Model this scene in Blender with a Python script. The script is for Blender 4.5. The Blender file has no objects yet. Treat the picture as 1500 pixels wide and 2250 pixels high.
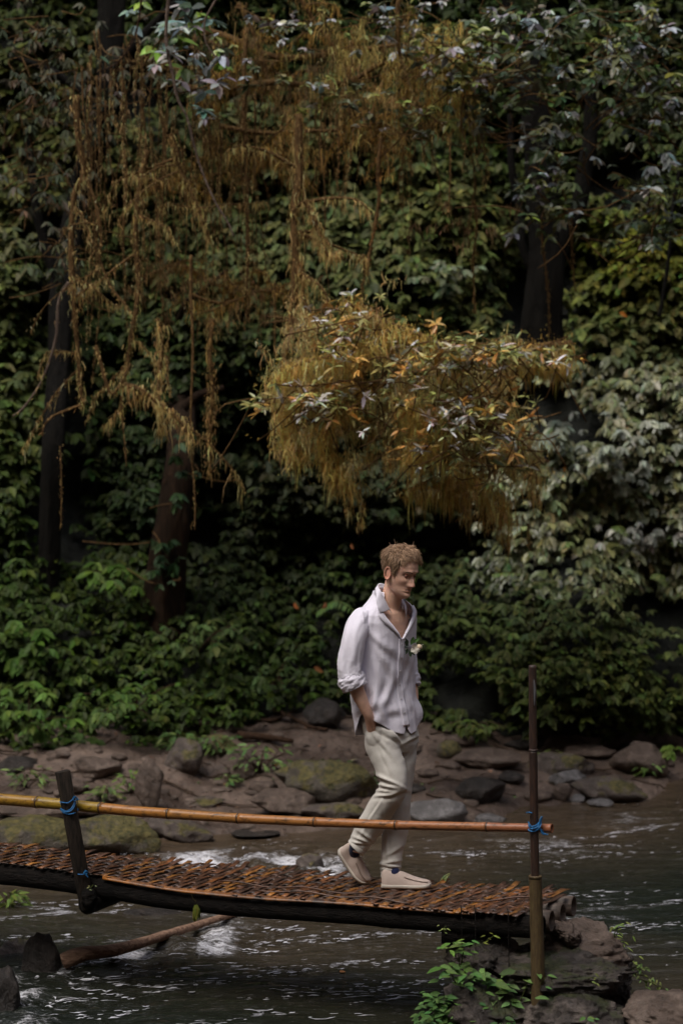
import bpy, bmesh, math, random
import numpy as np
from mathutils import Vector, Matrix
R = math.radians
sc = bpy.context.scene
# ---------------------------------------------------------------- camera
CAM_H, PITCH, F = 3.75, R(4.32), 5312.5          # metres, radians, focal length in photograph pixels
cam = bpy.data.cameras.new('camera'); cam_o = bpy.data.objects.new('camera', cam); sc.collection.objects.link(cam_o)
cam_o.location = (0, 0, CAM_H); cam_o.rotation_euler = (R(90) - PITCH, 0, 0)
cam.sensor_fit = 'VERTICAL'; cam.sensor_height = 36; cam.sensor_width = 24; cam.lens = 85
cam.clip_start = .1; cam.clip_end = 500
cam.dof.use_dof = True; cam.dof.focus_distance = 13.3; cam.dof.aperture_fstop = 1.9; cam.dof.aperture_blades = 9
sc.camera = cam_o
sc.render.resolution_x, sc.render.resolution_y = 682, 1024
# ---------------------------------------------------------------- light: overcast daylight falling into a gorge
w = bpy.data.worlds.new('World'); sc.world = w; w.use_nodes = True
nt = w.node_tree; bg = nt.nodes['Background']
sky = nt.nodes.new('ShaderNodeTexSky'); sky.sky_type = 'NISHITA'; sky.sun_disc = False
SUN_EL, SUN_AZ = R(60), R(222)                    # azimuth clockwise from +Y; the sun stands behind the camera's left
sky.sun_elevation = SUN_EL; sky.sun_rotation = SUN_AZ
sky.air_density = 1.0; sky.dust_density = 4.0; sky.ozone_density = 1.0
hs = nt.nodes.new('ShaderNodeHueSaturation'); hs.inputs['Saturation'].default_value = .62
nt.links.new(sky.outputs[0], hs.inputs['Color']); nt.links.new(hs.outputs[0], bg.inputs[0])
bg.inputs[1].default_value = .135
sd = bpy.data.lights.new('sun', 'SUN'); sd.energy = 1.1; sd.angle = R(30); sd.color = (1, .95, .88)
so = bpy.data.objects.new('sun', sd); sc.collection.objects.link(so)
dv = Vector((math.sin(SUN_AZ) * math.cos(SUN_EL), math.cos(SUN_AZ) * math.cos(SUN_EL), math.sin(SUN_EL)))
so.rotation_euler = dv.to_track_quat('Z', 'Y').to_euler(); so.location = dv * 60
sc.view_settings.view_transform = 'Standard'; sc.view_settings.look = 'None'
sc.view_settings.exposure = 0.48; sc.view_settings.gamma = 1; sc.view_settings.use_curve_mapping = False
sc.render.engine = 'CYCLES'
sc.cycles.use_denoising = True; sc.cycles.max_bounces = 6; sc.cycles.diffuse_bounces = 3; sc.cycles.glossy_bounces = 3
sc.cycles.transmission_bounces = 3; sc.cycles.transparent_max_bounces = 4; sc.cycles.use_adaptive_sampling = True
sc.cycles.adaptive_threshold = .015; sc.cycles.caustics_reflective = False; sc.cycles.caustics_refractive = False

rng = np.random.default_rng(11)
random.seed(5)
# ---------------------------------------------------------------- helpers
CT, ST = math.cos(PITCH), math.sin(PITCH)
def P(u, v, Y):
    """world point seen at photograph pixel (u, v) whose distance ahead is Y"""
    cx = (u - 750) / F; cy = (1125 - v) / F
    dy = CT + cy * ST; dz = -ST + cy * CT
    return np.array([cx / dy * Y, Y, CAM_H + dz / dy * Y])
def PX(p):
    """inverse of P, vectorised"""
    p = np.atleast_2d(p); x, y, z = p[:, 0], p[:, 1], p[:, 2] - CAM_H
    d = y * CT - z * ST; up = y * ST + z * CT
    return 750 + F * x / d, 1125 - F * up / d
def on_z(u, v, z=0.0):
    cy = (1125 - v) / F; dy = CT + cy * ST; dz = -ST + cy * CT
    return P(u, v, (z - CAM_H) / (dz / dy))
_pt = np.random.default_rng(3).permutation(256); _pt = np.concatenate([_pt, _pt, _pt])
_gr = np.random.default_rng(4).normal(size=(256, 3)); _gr /= np.linalg.norm(_gr, axis=1)[:, None]
def noise(p, f=1.0, seed=0.0):
    p = np.asarray(p, float) * f + seed * 17.31 + .37
    i = np.floor(p).astype(int); fr = p - i; i &= 255
    s = fr * fr * fr * (fr * (fr * 6 - 15) + 10); out = 0
    for dx in (0, 1):
        for dy in (0, 1):
            for dz in (0, 1):
                h = _pt[_pt[_pt[(i[..., 0] + dx) & 255] + ((i[..., 1] + dy) & 255)] + ((i[..., 2] + dz) & 255)]
                g = _gr[h]
                d = (fr[..., 0] - dx) * g[..., 0] + (fr[..., 1] - dy) * g[..., 1] + (fr[..., 2] - dz) * g[..., 2]
                wt = (s[..., 0] if dx else 1 - s[..., 0]) * (s[..., 1] if dy else 1 - s[..., 1]) * (s[..., 2] if dz else 1 - s[..., 2])
                out = out + wt * d
    return out * 1.6
def fbm(p, f=1.0, seed=0.0, o=3):
    return sum(noise(p, f * 2 ** k, seed + k) * .5 ** k for k in range(o))
def n2(x, y, f=1., seed=0., o=3):
    x, y = np.broadcast_arrays(np.asarray(x, float), np.asarray(y, float))
    return fbm(np.stack([x, y, x * 0 + .5], -1), f, seed, o)
def sst(a, b, x):
    t = np.clip((np.asarray(x, float) - a) / (b - a), 0, 1); return t * t * (3 - 2 * t)
def nrm(a):
    a = np.asarray(a, float); return a / np.maximum(np.linalg.norm(a, axis=-1, keepdims=True), 1e-9)

def link(name, data, mat=None, parent=None):
    o = bpy.data.objects.new(name, data); sc.collection.objects.link(o)
    if mat is not None and not data.materials: data.materials.append(mat)
    if parent is not None: o.parent = parent
    return o
def mesh(name, V, Fc, mat=None, parent=None, smooth=True, tint=None, tname='tint'):
    """V (n,3); Fc: one (m,k) array or a list of them"""
    V = np.asarray(V, np.float32).reshape(-1, 3)
    fl = [np.asarray(f, np.int32) for f in (Fc if isinstance(Fc, list) else [Fc]) if len(f)]
    me = bpy.data.meshes.new(name)
    me.vertices.add(len(V)); me.vertices.foreach_set('co', V.ravel())
    nl = sum(f.size for f in fl); nf = sum(len(f) for f in fl)
    me.loops.add(nl); me.loops.foreach_set('vertex_index', np.concatenate([f.ravel() for f in fl]))
    me.polygons.add(nf)
    tot = np.concatenate([np.full(len(f), f.shape[1], np.int32) for f in fl])
    me.polygons.foreach_set('loop_start', np.concatenate([[0], np.cumsum(tot)[:-1]]).astype(np.int32))
    if smooth: me.polygons.foreach_set('use_smooth', np.ones(nf, bool))
    if tint is not None:
        a = me.attributes.new(tname, 'FLOAT_COLOR', 'POINT')
        c = np.ones((len(V), 4), np.float32); c[:, :3] = tint; a.data.foreach_set('color', c.ravel())
    me.update(calc_edges=True); me.validate()
    return link(name, me, mat, parent)
class Acc:
    """collects pieces of geometry for ONE object"""
    def __init__(s): s.V = []; s.F = {}; s.T = []; s.n = 0
    def add(s, V, Fc, tint=None):
        V = np.asarray(V, float).reshape(-1, 3)
        for f in (Fc if isinstance(Fc, list) else [Fc]):
            f = np.asarray(f)
            if f.size: s.F.setdefault(f.shape[1], []).append(f + s.n)
        s.V.append(V); s.n += len(V)
        s.T.append(np.broadcast_to(np.asarray((1, 1, 1) if tint is None else tint, float), (len(V), 3)))
    def build(s, name, mat, parent=None, smooth=True):
        return mesh(name, np.concatenate(s.V), [np.concatenate(f) for f in s.F.values()], mat, parent, smooth, np.concatenate(s.T))
def tube(pts, rad, n=8, caps=True, flat=None, twist=0):
    """tube through pts with radii rad; returns V, F list"""
    pts = np.asarray(pts, float); m = len(pts); rad = np.broadcast_to(np.asarray(rad, float), (m,))
    t = nrm(np.gradient(pts, axis=0)); ref = np.array([0, 0, 1.]) if abs(t[0][2]) < .9 else np.array([0, 1., 0])
    a = np.zeros_like(pts); cur = nrm(np.cross(t[0], ref))
    for i in range(m):
        cur = nrm(cur - t[i] * np.dot(cur, t[i])); a[i] = cur
    b = np.cross(t, a); ph = np.linspace(0, 2 * np.pi, n, endpoint=False) + twist
    V = pts[:, None] + rad[:, None, None] * (np.cos(ph)[None, :, None] * a[:, None] + np.sin(ph)[None, :, None] * b[:, None])
    Fq = grid_f(m, n, True); V = V.reshape(-1, 3); out = [Fq]
    if caps:
        out += [np.array([list(range(n))[::-1]]), np.array([[(m - 1) * n + k for k in range(n)]])]
    return V, out
def grid_f(m, n, wrap=False):
    i = np.arange(m - 1)[:, None]; j = np.arange(n if wrap else n - 1)[None]; j2 = (j + 1) % n
    return np.stack([i * n + j, i * n + j2, (i + 1) * n + j2, (i + 1) * n + j], -1).reshape(-1, 4)
def box(p, q, w, h, upv=(0, 0, 1)):
    """bar from p to q, w wide, h high"""
    p, q = np.array(p, float), np.array(q, float); t = nrm(q - p); s = nrm(np.cross(t, upv)); u = np.cross(s, t)
    V = [e + s * w / 2 * a + u * h / 2 * b for e in (p, q) for a, b in ((-1, -1), (1, -1), (1, 1), (-1, 1))]
    return np.array(V), [np.array([[0, 1, 2, 3][::-1], [4, 5, 6, 7], [0, 1, 5, 4], [1, 2, 6, 5], [2, 3, 7, 6], [3, 0, 4, 7]])]
def smooth_path(c, n=24, jit=0, seed=0):
    c = np.asarray(c, float); k = np.linspace(0, len(c) - 1, n); i = np.clip(k.astype(int), 0, len(c) - 2); f = (k - i)[:, None]
    p0 = c[np.clip(i - 1, 0, None)]; p1 = c[i]; p2 = c[i + 1]; p3 = c[np.clip(i + 2, None, len(c) - 1)]
    o = .5 * (2 * p1 + (p2 - p0) * f + (2 * p0 - 5 * p1 + 4 * p2 - p3) * f ** 2 + (3 * p1 - p0 - 3 * p2 + p3) * f ** 3)
    if jit: o = o + jit * np.stack([noise(o, 2.2, seed + s) for s in (1, 2, 3)], -1)
    return o
def tag(o, label=None, cat=None, group=None, kind=None):
    if label: o['label'] = label
    if cat: o['category'] = cat
    if group: o['group'] = group
    if kind: o['kind'] = kind
    return o
def empty(name, loc=(0, 0, 0)):
    o = bpy.data.objects.new(name, None); sc.collection.objects.link(o); o.location = loc; o.empty_display_size = .1
    return o
def root_at(name, loc, label, cat, group=None):
    o = empty(name, tuple(float(v) for v in loc)); tag(o, label, cat, group); bpy.context.view_layer.update; ROOTS[o.name] = Vector(o.location)
    return o
ROOTS = {}
def adopt(ch, root):
    """parent a mesh built in world coordinates to a thing whose Empty stands at its base"""
    ch.parent = root
    base = ROOTS.get(root.name)
    if base is not None: ch.matrix_parent_inverse = Matrix.Translation(-base)
    return ch

# ---------------------------------------------------------------- materials
def mat(name, build):
    m = bpy.data.materials.new(name); m.use_nodes = True; t = m.node_tree
    b = t.nodes['Principled BSDF']; build(t, b, lambda k, **kw: _nn(t, k, **kw)); return m
def _nn(t, k, **kw):
    n = t.nodes.new(k)
    for a, v in kw.items():
        if a in n.inputs.keys(): n.inputs[a].default_value = v
        else: setattr(n, a, v)
    return n
def coords(t, N, scale=(1, 1, 1), kind='Object'):
    tc = N('ShaderNodeTexCoord'); mp = N('ShaderNodeMapping'); mp.inputs['Scale'].default_value = scale
    t.links.new(tc.outputs[kind], mp.inputs[0]); return mp.outputs[0]
def tex(t, N, vec, scale, detail=4, rough=.55, dist=0):
    n = N('ShaderNodeTexNoise'); n.inputs['Scale'].default_value = scale; n.inputs['Detail'].default_value = detail
    n.inputs['Roughness'].default_value = rough; n.inputs['Distortion'].default_value = dist
    t.links.new(vec, n.inputs['Vector']); return n.outputs['Fac']
def ramp(t, N, fac, stops):
    r = N('ShaderNodeValToRGB'); e = r.color_ramp.elements
    while len(e) < len(stops): e.new(.5)
    for k, (p, c) in enumerate(stops): e[k].position = p; e[k].color = (*c, 1)
    t.links.new(fac, r.inputs[0]); return r.outputs[0]
def mixc(t, N, fac, a, b, mode='MIX'):
    m = N('ShaderNodeMix'); m.data_type = 'RGBA'; m.blend_type = mode
    for s, x in ((0, fac), (6, a), (7, b)):
        if isinstance(x, (int, float)): m.inputs[s].default_value = x
        elif isinstance(x, tuple): m.inputs[s].default_value = (*x, 1)
        else: t.links.new(x, m.inputs[s])
    return m.outputs[2]
def bump(t, N, b, h, strength=.5, dist=.01, prev=None):
    n = N('ShaderNodeBump'); n.inputs['Strength'].default_value = strength; n.inputs['Distance'].default_value = dist
    t.links.new(h, n.inputs['Height'])
    if prev is not None: t.links.new(prev, n.inputs['Normal'])
    t.links.new(n.outputs[0], b.inputs['Normal']); return n.outputs[0]
def attr(t, N, name='tint'):
    a = N('ShaderNodeAttribute'); a.attribute_name = name; return a.outputs['Color']
def leaf_mat(name, rough=.55, spec=.18, trans=.24, objcol=False, sheen=0):
    def f(t, b, N):
        if objcol:
            oi = N('ShaderNodeObjectInfo'); c = oi.outputs['Color']
        else: c = attr(t, N)
        v = coords(t, N, kind='Object'); nz = tex(t, N, v, 14, 2)
        c = mixc(t, N, 1.0, c, ramp(t, N, nz, [(.3, (.75, .75, .75)), (.7, (1.2, 1.2, 1.2))]), 'MULTIPLY')
        t.links.new(c, b.inputs['Base Color']); b.inputs['Roughness'].default_value = rough
        b.inputs['Specular IOR Level'].default_value = spec
        tr = N('ShaderNodeBsdfTranslucent'); t.links.new(c, tr.inputs[0])
        mx = N('ShaderNodeMixShader'); mx.inputs[0].default_value = trans
        t.links.new(b.outputs[0], mx.inputs[1]); t.links.new(tr.outputs[0], mx.inputs[2])
        t.links.new(mx.outputs[0], t.nodes['Material Output'].inputs[0])
    return mat(name, f)
M = {}
M['leaf'] = leaf_mat('leaf')
M['leaf_part'] = leaf_mat('leaf_part', objcol=True)
M['glossy_leaf'] = leaf_mat('glossy_leaf', rough=.34, spec=.6, trans=.15)
M['moss'] = leaf_mat('moss', rough=.9, spec=.1, trans=.42)
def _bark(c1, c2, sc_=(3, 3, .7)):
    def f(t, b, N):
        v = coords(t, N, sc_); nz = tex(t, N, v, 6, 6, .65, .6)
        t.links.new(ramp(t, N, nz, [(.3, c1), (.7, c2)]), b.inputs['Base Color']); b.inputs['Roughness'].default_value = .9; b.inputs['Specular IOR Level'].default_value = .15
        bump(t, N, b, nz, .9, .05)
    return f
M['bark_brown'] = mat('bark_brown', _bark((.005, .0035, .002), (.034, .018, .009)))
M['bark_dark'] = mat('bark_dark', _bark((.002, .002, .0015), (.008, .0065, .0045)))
M['vine_wood'] = mat('vine_wood', _bark((.06, .035, .015), (.26, .15, .06), (8, 8, 3)))
M['pale_vine'] = mat('pale_vine', _bark((.10, .07, .055), (.24, .18, .14), (8, 8, 3)))
M['wet_stick'] = mat('wet_stick', _bark((.02, .012, .008), (.09, .05, .03), (6, 6, 6)))
def _ground(t, b, N):
    v = coords(t, N); n1 = tex(t, N, v, 1.3, 6, .65); n2_ = tex(t, N, v, 14, 5, .6); n3 = tex(t, N, v, 60, 3, .6)
    c = ramp(t, N, n1, [(.32, (.040, .026, .019)), (.47, (.095, .065, .049)), (.68, (.19, .138, .108))])
    c = mixc(t, N, .6, c, ramp(t, N, n2_, [(.3, (.45, .45, .45)), (.7, (1.25, 1.2, 1.15))]), 'MULTIPLY')
    t.links.new(c, b.inputs['Base Color'])
    t.links.new(ramp(t, N, n1, [(.3, (.35, .35, .35)), (.7, (.75, .75, .75))]), b.inputs['Roughness'])
    p = bump(t, N, b, n3, .5, .01); bump(t, N, b, n2_, .9, .04, p)
M['ground'] = mat('river_mud', _ground)
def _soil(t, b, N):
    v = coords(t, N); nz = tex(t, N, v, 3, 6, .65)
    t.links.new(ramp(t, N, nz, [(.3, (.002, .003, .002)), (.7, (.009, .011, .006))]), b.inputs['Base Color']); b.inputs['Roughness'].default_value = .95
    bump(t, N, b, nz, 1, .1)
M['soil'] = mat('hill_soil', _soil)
def rock_mat(name, c1, c2, c3, moss=.0, mosscol=((.028, .034, .010), (.21, .17, .05)), rough=.55):
    def f(t, b, N):
        v = coords(t, N); g = N('ShaderNodeTexCoord')
        n1 = tex(t, N, v, 4.5, 8, .7, .4); n2_ = tex(t, N, v, 28, 6, .7); n4 = tex(t, N, v, 4.2, 7, .7)
        c = ramp(t, N, n1, [(.3, c1), (.5, c2), (.72, c3)])
        c = mixc(t, N, .7, c, ramp(t, N, n2_, [(.3, (.55, .55, .55)), (.7, (1.3, 1.28, 1.25))]), 'MULTIPLY')
        if moss > 0:
            geo = N('ShaderNodeNewGeometry'); sp = N('ShaderNodeSeparateXYZ'); t.links.new(geo.outputs['Normal'], sp.inputs[0])
            ad = N('ShaderNodeMath', operation='ADD'); t.links.new(n4, ad.inputs[0])
            ml = N('ShaderNodeMath', operation='MULTIPLY'); t.links.new(sp.outputs['Z'], ml.inputs[0]); ml.inputs[1].default_value = .12
            t.links.new(ml.outputs[0], ad.inputs[1])
            mk = ramp(t, N, ad.outputs[0], [(.62 - moss * .3, (0, 0, 0)), (.70 - moss * .3, (1, 1, 1))])
            c = mixc(t, N, mk, c, ramp(t, N, n2_, [(.35, mosscol[0]), (.65, mosscol[1])]))
        t.links.new(c, b.inputs['Base Color']); b.inputs['Roughness'].default_value = rough
        p = bump(t, N, b, n2_, 1.0, .02); bump(t, N, b, n1, 1.0, .09, p)
    return mat(name, f)
M['rock_brown'] = rock_mat('rock_brown', (.06, .042, .032), (.14, .10, .078), (.29, .225, .185))
M['rock_grey'] = rock_mat('rock_grey', (.09, .085, .085), (.19, .18, .18), (.40, .38, .39), rough=.4)
M['rock_dark'] = rock_mat('rock_dark', (.012, .010, .009), (.035, .028, .024), (.08, .062, .052), rough=.4)
M['rock_mossy'] = rock_mat('rock_mossy', (.06, .05, .038), (.13, .11, .085), (.25, .21, .18), moss=.42)
M['rock_halfmoss'] = rock_mat('rock_halfmoss', (.06, .048, .04), (.14, .11, .095), (.28, .235, .21), moss=.16)
M['rock_pier'] = rock_mat('rock_pier', (.014, .011, .010), (.06, .048, .041), (.26, .215, .19), moss=.10, mosscol=((.02, .03, .01), (.06, .06, .02)), rough=.45)
# ================================================================= GROUND, RIVER, HILLSIDE
_su = np.array([-700, -60, 0, 200, 330, 420, 520, 640, 760, 900, 980, 1060, 1150, 1230, 1330, 1420, 1500, 1560, 2200])
_sv = np.array([1850, 1862, 1868, 1868, 1862, 1838, 1826, 1824, 1822, 1812, 1806, 1790, 1772, 1766, 1762, 1745, 1705, 1690, 1650])
_sp = np.array([on_z(a, b) for a, b in zip(_su, _sv)])
def shore(x): return np.interp(x, _sp[:, 0], _sp[:, 1]) + .10 * n2(x, x * 0, 1.7, 3)
HB = 21.0
def ground_z(x, y):
    s = shore(x); d = y - s
    z = np.where(d < 0, np.maximum(-.75, d * .35), .34 * sst(-.1, 3.0, d) + .02 * d.clip(0, 3))
    z = z + (.09 * n2(x, y, .9, 7, 4) + .05 * np.abs(n2(x, y, 2.2, 8, 3))) * sst(-1, 1, d) + .022 * n2(x, y, 6, 9, 2) * sst(-.5, .5, d)
    # camera-side bank; unseen valley walls added and steepened to block low sky
    nb = 9.4 + .6 * n2(x, y * 0, .3, 5, 2)
    z = np.maximum(z, np.where(y < nb, np.minimum((nb - y) * .45 - .75, 1.9), -9))
    z = np.where(y < -4, z + (-4 - y) * 2.6, z)
    z = np.where(y > HB + 1, z + (y - HB - 1) * 1.9, z)
    z = np.where(np.abs(x) > 13, z + (np.abs(x) - 13) * 1.7, z)
    return np.minimum(z, 34 + 1.5 * n2(x, y, .1, 2, 2))
def hit_ground(u, v):
    """where the line of sight through (u, v) meets the ground beyond the shore"""
    Ys = np.arange(15.5, 21.6, .01); pp = P(u, v, 1.0) - np.array([0, 0, CAM_H]); pts = pp[None] * Ys[:, None] + np.array([0, 0, CAM_H])
    g_ = np.maximum(ground_z(pts[:, 0], pts[:, 1]), 0); k = np.where(pts[:, 2] <= g_)[0]
    i = k[0] if len(k) else len(Ys) - 1
    return np.array([pts[i, 0], pts[i, 1], g_[i]])
gx = np.concatenate([np.linspace(-90, -8, 42), np.arange(-7.9, 7.95, .06), np.linspace(8, 90, 42)])
gy = np.concatenate([np.linspace(-90, 6, 60), np.arange(6.2, 16, .2), np.arange(16, 24, .06), np.linspace(24.2, 90, 44)])
GX, GY = np.meshgrid(gx, gy)
GZ = ground_z(GX, GY)
g = mesh('ground', np.stack([GX, GY, GZ], -1).reshape(-1, 3), grid_f(len(gy), len(gx)), M['ground']); tag(g, kind='structure')

# river: a fine sheet with waves; foam and painted wave glints share a coverage attribute
wx = np.concatenate([np.linspace(-60, -5.2, 60), np.arange(-5.1, 5.15, .022), np.linspace(5.3, 60, 60)])
wy = np.concatenate([np.linspace(8.0, 11.6, 20), np.arange(11.65, 20.6, .024), np.linspace(20.7, 21.5, 6)])
WX, WY = np.meshgrid(wx, wy)
ang = R(11); A_ = WX * math.cos(ang) + WY * math.sin(ang); B_ = -WX * math.sin(ang) + WY * math.cos(ang)
B_ = B_ + .16 * n2(A_, B_, .6, 21, 2)
wv = .026 * n2(A_ * .5, B_, 1.6, 11, 3) + .010 * n2(A_ * .55, B_ * 1.5, 5, 12, 3)
UU, VV = PX(np.stack([WX, WY, WX * 0], -1).reshape(-1, 3)); UU = UU.reshape(WX.shape); VV = VV.reshape(WX.shape)
def blob(u, v, su, sv, rot=0):
    c, s = math.cos(rot), math.sin(rot); du, dv_ = UU - u, VV - v
    a = (du * c + dv_ * s) / su; b = (-du * s + dv_ * c) / sv
    return np.exp(-.5 * (a * a + b * b))
rap = (blob(560, 1892, 130, 22) + blob(690, 1885, 60, 12) + .9 * blob(455, 1895, 60, 20) + blob(690, 1925, 50, 15) + .8 * blob(560, 1915, 100, 14)
       + .95 * blob(330, 2052, 120, 12, -.14) + .6 * blob(430, 2075, 60, 16) + .9 * blob(290, 2098, 55, 20, -.2) + .55 * blob(545, 2030, 70, 14, -.2)
       + .5 * blob(470, 2005, 45, 8) + .7 * blob(480, 2070, 30, 14) + .9 * blob(130, 2165, 90, 22, -.5) + .8 * blob(25, 2190, 30, 50) + .7 * blob(60, 2225, 60, 20)
       + .45 * blob(330, 1790, 90, 10))
calm = (.55 * blob(860, 2060, 200, 40) + .18 * blob(1300, 1860, 160, 14) + .3 * blob(800, 2200, 200, 30) + .35 * blob(180, 2010, 220, 16)
        + .35 * blob(1400, 2050, 60, 10) + .12 * blob(1420, 1800, 120, 25) + .3 * blob(300, 2210, 200, 30))
st1 = 1 - np.abs(n2(A_ * .2, B_, 2.2, 31, 2)) * 7            # long streak lines
patch = sst(-.15, .4, n2(A_ * .4, B_, .7, 37, 2) + calm * .6)
foam = .62 * sst(.35, 1., st1) * patch * (.40 + .85 * calm) + .10 + .14 * np.clip(calm, 0, 1)
rp = np.clip(rap, 0, 1.1); foam = np.maximum(foam, rp * (.36 + .55 * np.clip(n2(A_ * .6, B_, 3, 33, 3) * 1.6, -.6, .6)))
foam = np.clip(foam, 0, 1)
wv = wv + rp * (.05 * n2(A_ * .7, B_, 4, 41, 3) + .02 * n2(A_ * .7, B_, 14, 43, 2))
silt = np.clip(1 - (shore(WX) - WY) / 3.2, 0, 1) ** 1.3 + .35 * np.clip(n2(WX, WY, .5, 45, 2), 0, 1) + .3 * blob(600, 2110, 250, 60)
silt = np.clip(silt, 0, 1)
def _water(t, b, N):
    a = N('ShaderNodeSeparateColor'); t.links.new(attr(t, N), a.inputs[0])
    tc = N('ShaderNodeTexCoord'); mp = N('ShaderNodeMapping'); mp.inputs['Rotation'].default_value = (0, 0, -R(11)); mp.inputs['Scale'].default_value = (1, 3.2, 1)
    t.links.new(tc.outputs['Object'], mp.inputs[0]); v = mp.outputs[0]
    n1 = tex(t, N, v, 3.2, 5, .6, .5); n2_ = tex(t, N, v, 15, 4, .65, .3); n3 = tex(t, N, v, 21, 5, .75, .8)
    base = mixc(t, N, a.outputs[1], (.012, .015, .011), (.075, .052, .033))
    base = mixc(t, N, .6, base, ramp(t, N, n1, [(.3, (.5, .5, .5)), (.7, (1.4, 1.4, 1.4))]), 'MULTIPLY')
    rd = N('ShaderNodeMath', operation='SUBTRACT'); t.links.new(n3, rd.inputs[0]); rd.inputs[1].default_value = .5
    ab = N('ShaderNodeMath', operation='ABSOLUTE'); t.links.new(rd.outputs[0], ab.inputs[0])
    m1 = N('ShaderNodeMath', operation='MULTIPLY_ADD'); t.links.new(ab.outputs[0], m1.inputs[0]); m1.inputs[1].default_value = -4.2
    m2 = N('ShaderNodeMath', operation='MULTIPLY_ADD'); t.links.new(a.outputs[0], m2.inputs[0]); m2.inputs[1].default_value = 1.22; m2.inputs[2].default_value = 0.0
    t.links.new(m2.outputs[0], m1.inputs[2])                       # coverage minus distance from a crest line
    m3 = N('ShaderNodeMath', operation='MULTIPLY_ADD'); t.links.new(n2_, m3.inputs[0]); m3.inputs[1].default_value = 1.5; t.links.new(m1.outputs[0], m3.inputs[2])
    fo = ramp(t, N, m3.outputs[0], [(.98, (0, 0, 0)), (1.0, (1, 1, 1))])
    mr = N('ShaderNodeMapRange'); t.links.new(m3.outputs[0], mr.inputs[0]); mr.inputs[1].default_value = 1.0; mr.inputs[2].default_value = 1.5; fo = mr.outputs[0]
    base = mixc(t, N, fo, base, (.66, .66, .70)); t.links.new(base, b.inputs['Base Color'])
    t.links.new(mixc(t, N, fo, (.07, .07, .07), (.5, .5, .5)), b.inputs['Roughness'])
    b.inputs['IOR'].default_value = 1.33
    p = bump(t, N, b, n2_, .28, .02); bump(t, N, b, n1, .6, .07, p)
M['water'] = mat('river_water', _water)
wt = mesh('river', np.stack([WX, WY, wv], -1).reshape(-1, 3), grid_f(len(wy), len(wx)), M['water'],
          tint=np.stack([foam, silt, silt * 0], -1).reshape(-1, 3)); tag(wt, kind='structure')

# hillside: steep, nearly vertical wall of soil that the foliage grows from
BUMPS = [(1190, 1420, 190, 170, -.95), (230, 1500, 300, 120, -.75), (700, 1560, 120, 60, -.2),
         (80, 1330, 120, 80, -.5), (180, 1120, 60, 120, .5), (620, 1250, 90, 110, .55), (470, 1150, 60, 120, .4), (1080, 880, 60, 40, .6),
         (240, 900, 80, 120, .3), (1200, 600, 90, 150, .6), (980, 1180, 80, 50, .45), (960, 570, 90, 90, -.35), (60, 560, 70, 110, -.4), (1440, 1250, 60, 80, .5), (120, 1620, 230, 70, -.9)]
def hill_y(x, z, big=True):
    x, z = np.broadcast_arrays(np.asarray(x, float), np.asarray(z, float))
    y = HB + .42 * (z - .35) + .45 * n2(x, z * 1.3, .55, 51, 2) + .22 * n2(x, z * 1.5, 1.5, 53, 2)
    if big:
        u, v = PX(np.stack([x, y, z], -1).reshape(-1, 3)); u = u.reshape(x.shape); v = v.reshape(x.shape)
        for (a, b, su, sv, d) in BUMPS: y = y + d * np.exp(-.5 * (((u - a) / su) ** 2 + ((v - b) / sv) ** 2))
    return y
hx = np.arange(-9, 9.05, .09); hz = np.arange(-.2, 13, .09); HX, HZ = np.meshgrid(hx, hz)
HY = hill_y(HX, HZ) + .28 + .1 * n2(HX, HZ, 3, 57, 2)
h = mesh('hillside', np.stack([HX, HY, HZ], -1).reshape(-1, 3), grid_f(len(hz), len(hx)), M['soil']); tag(h, kind='structure')

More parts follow.
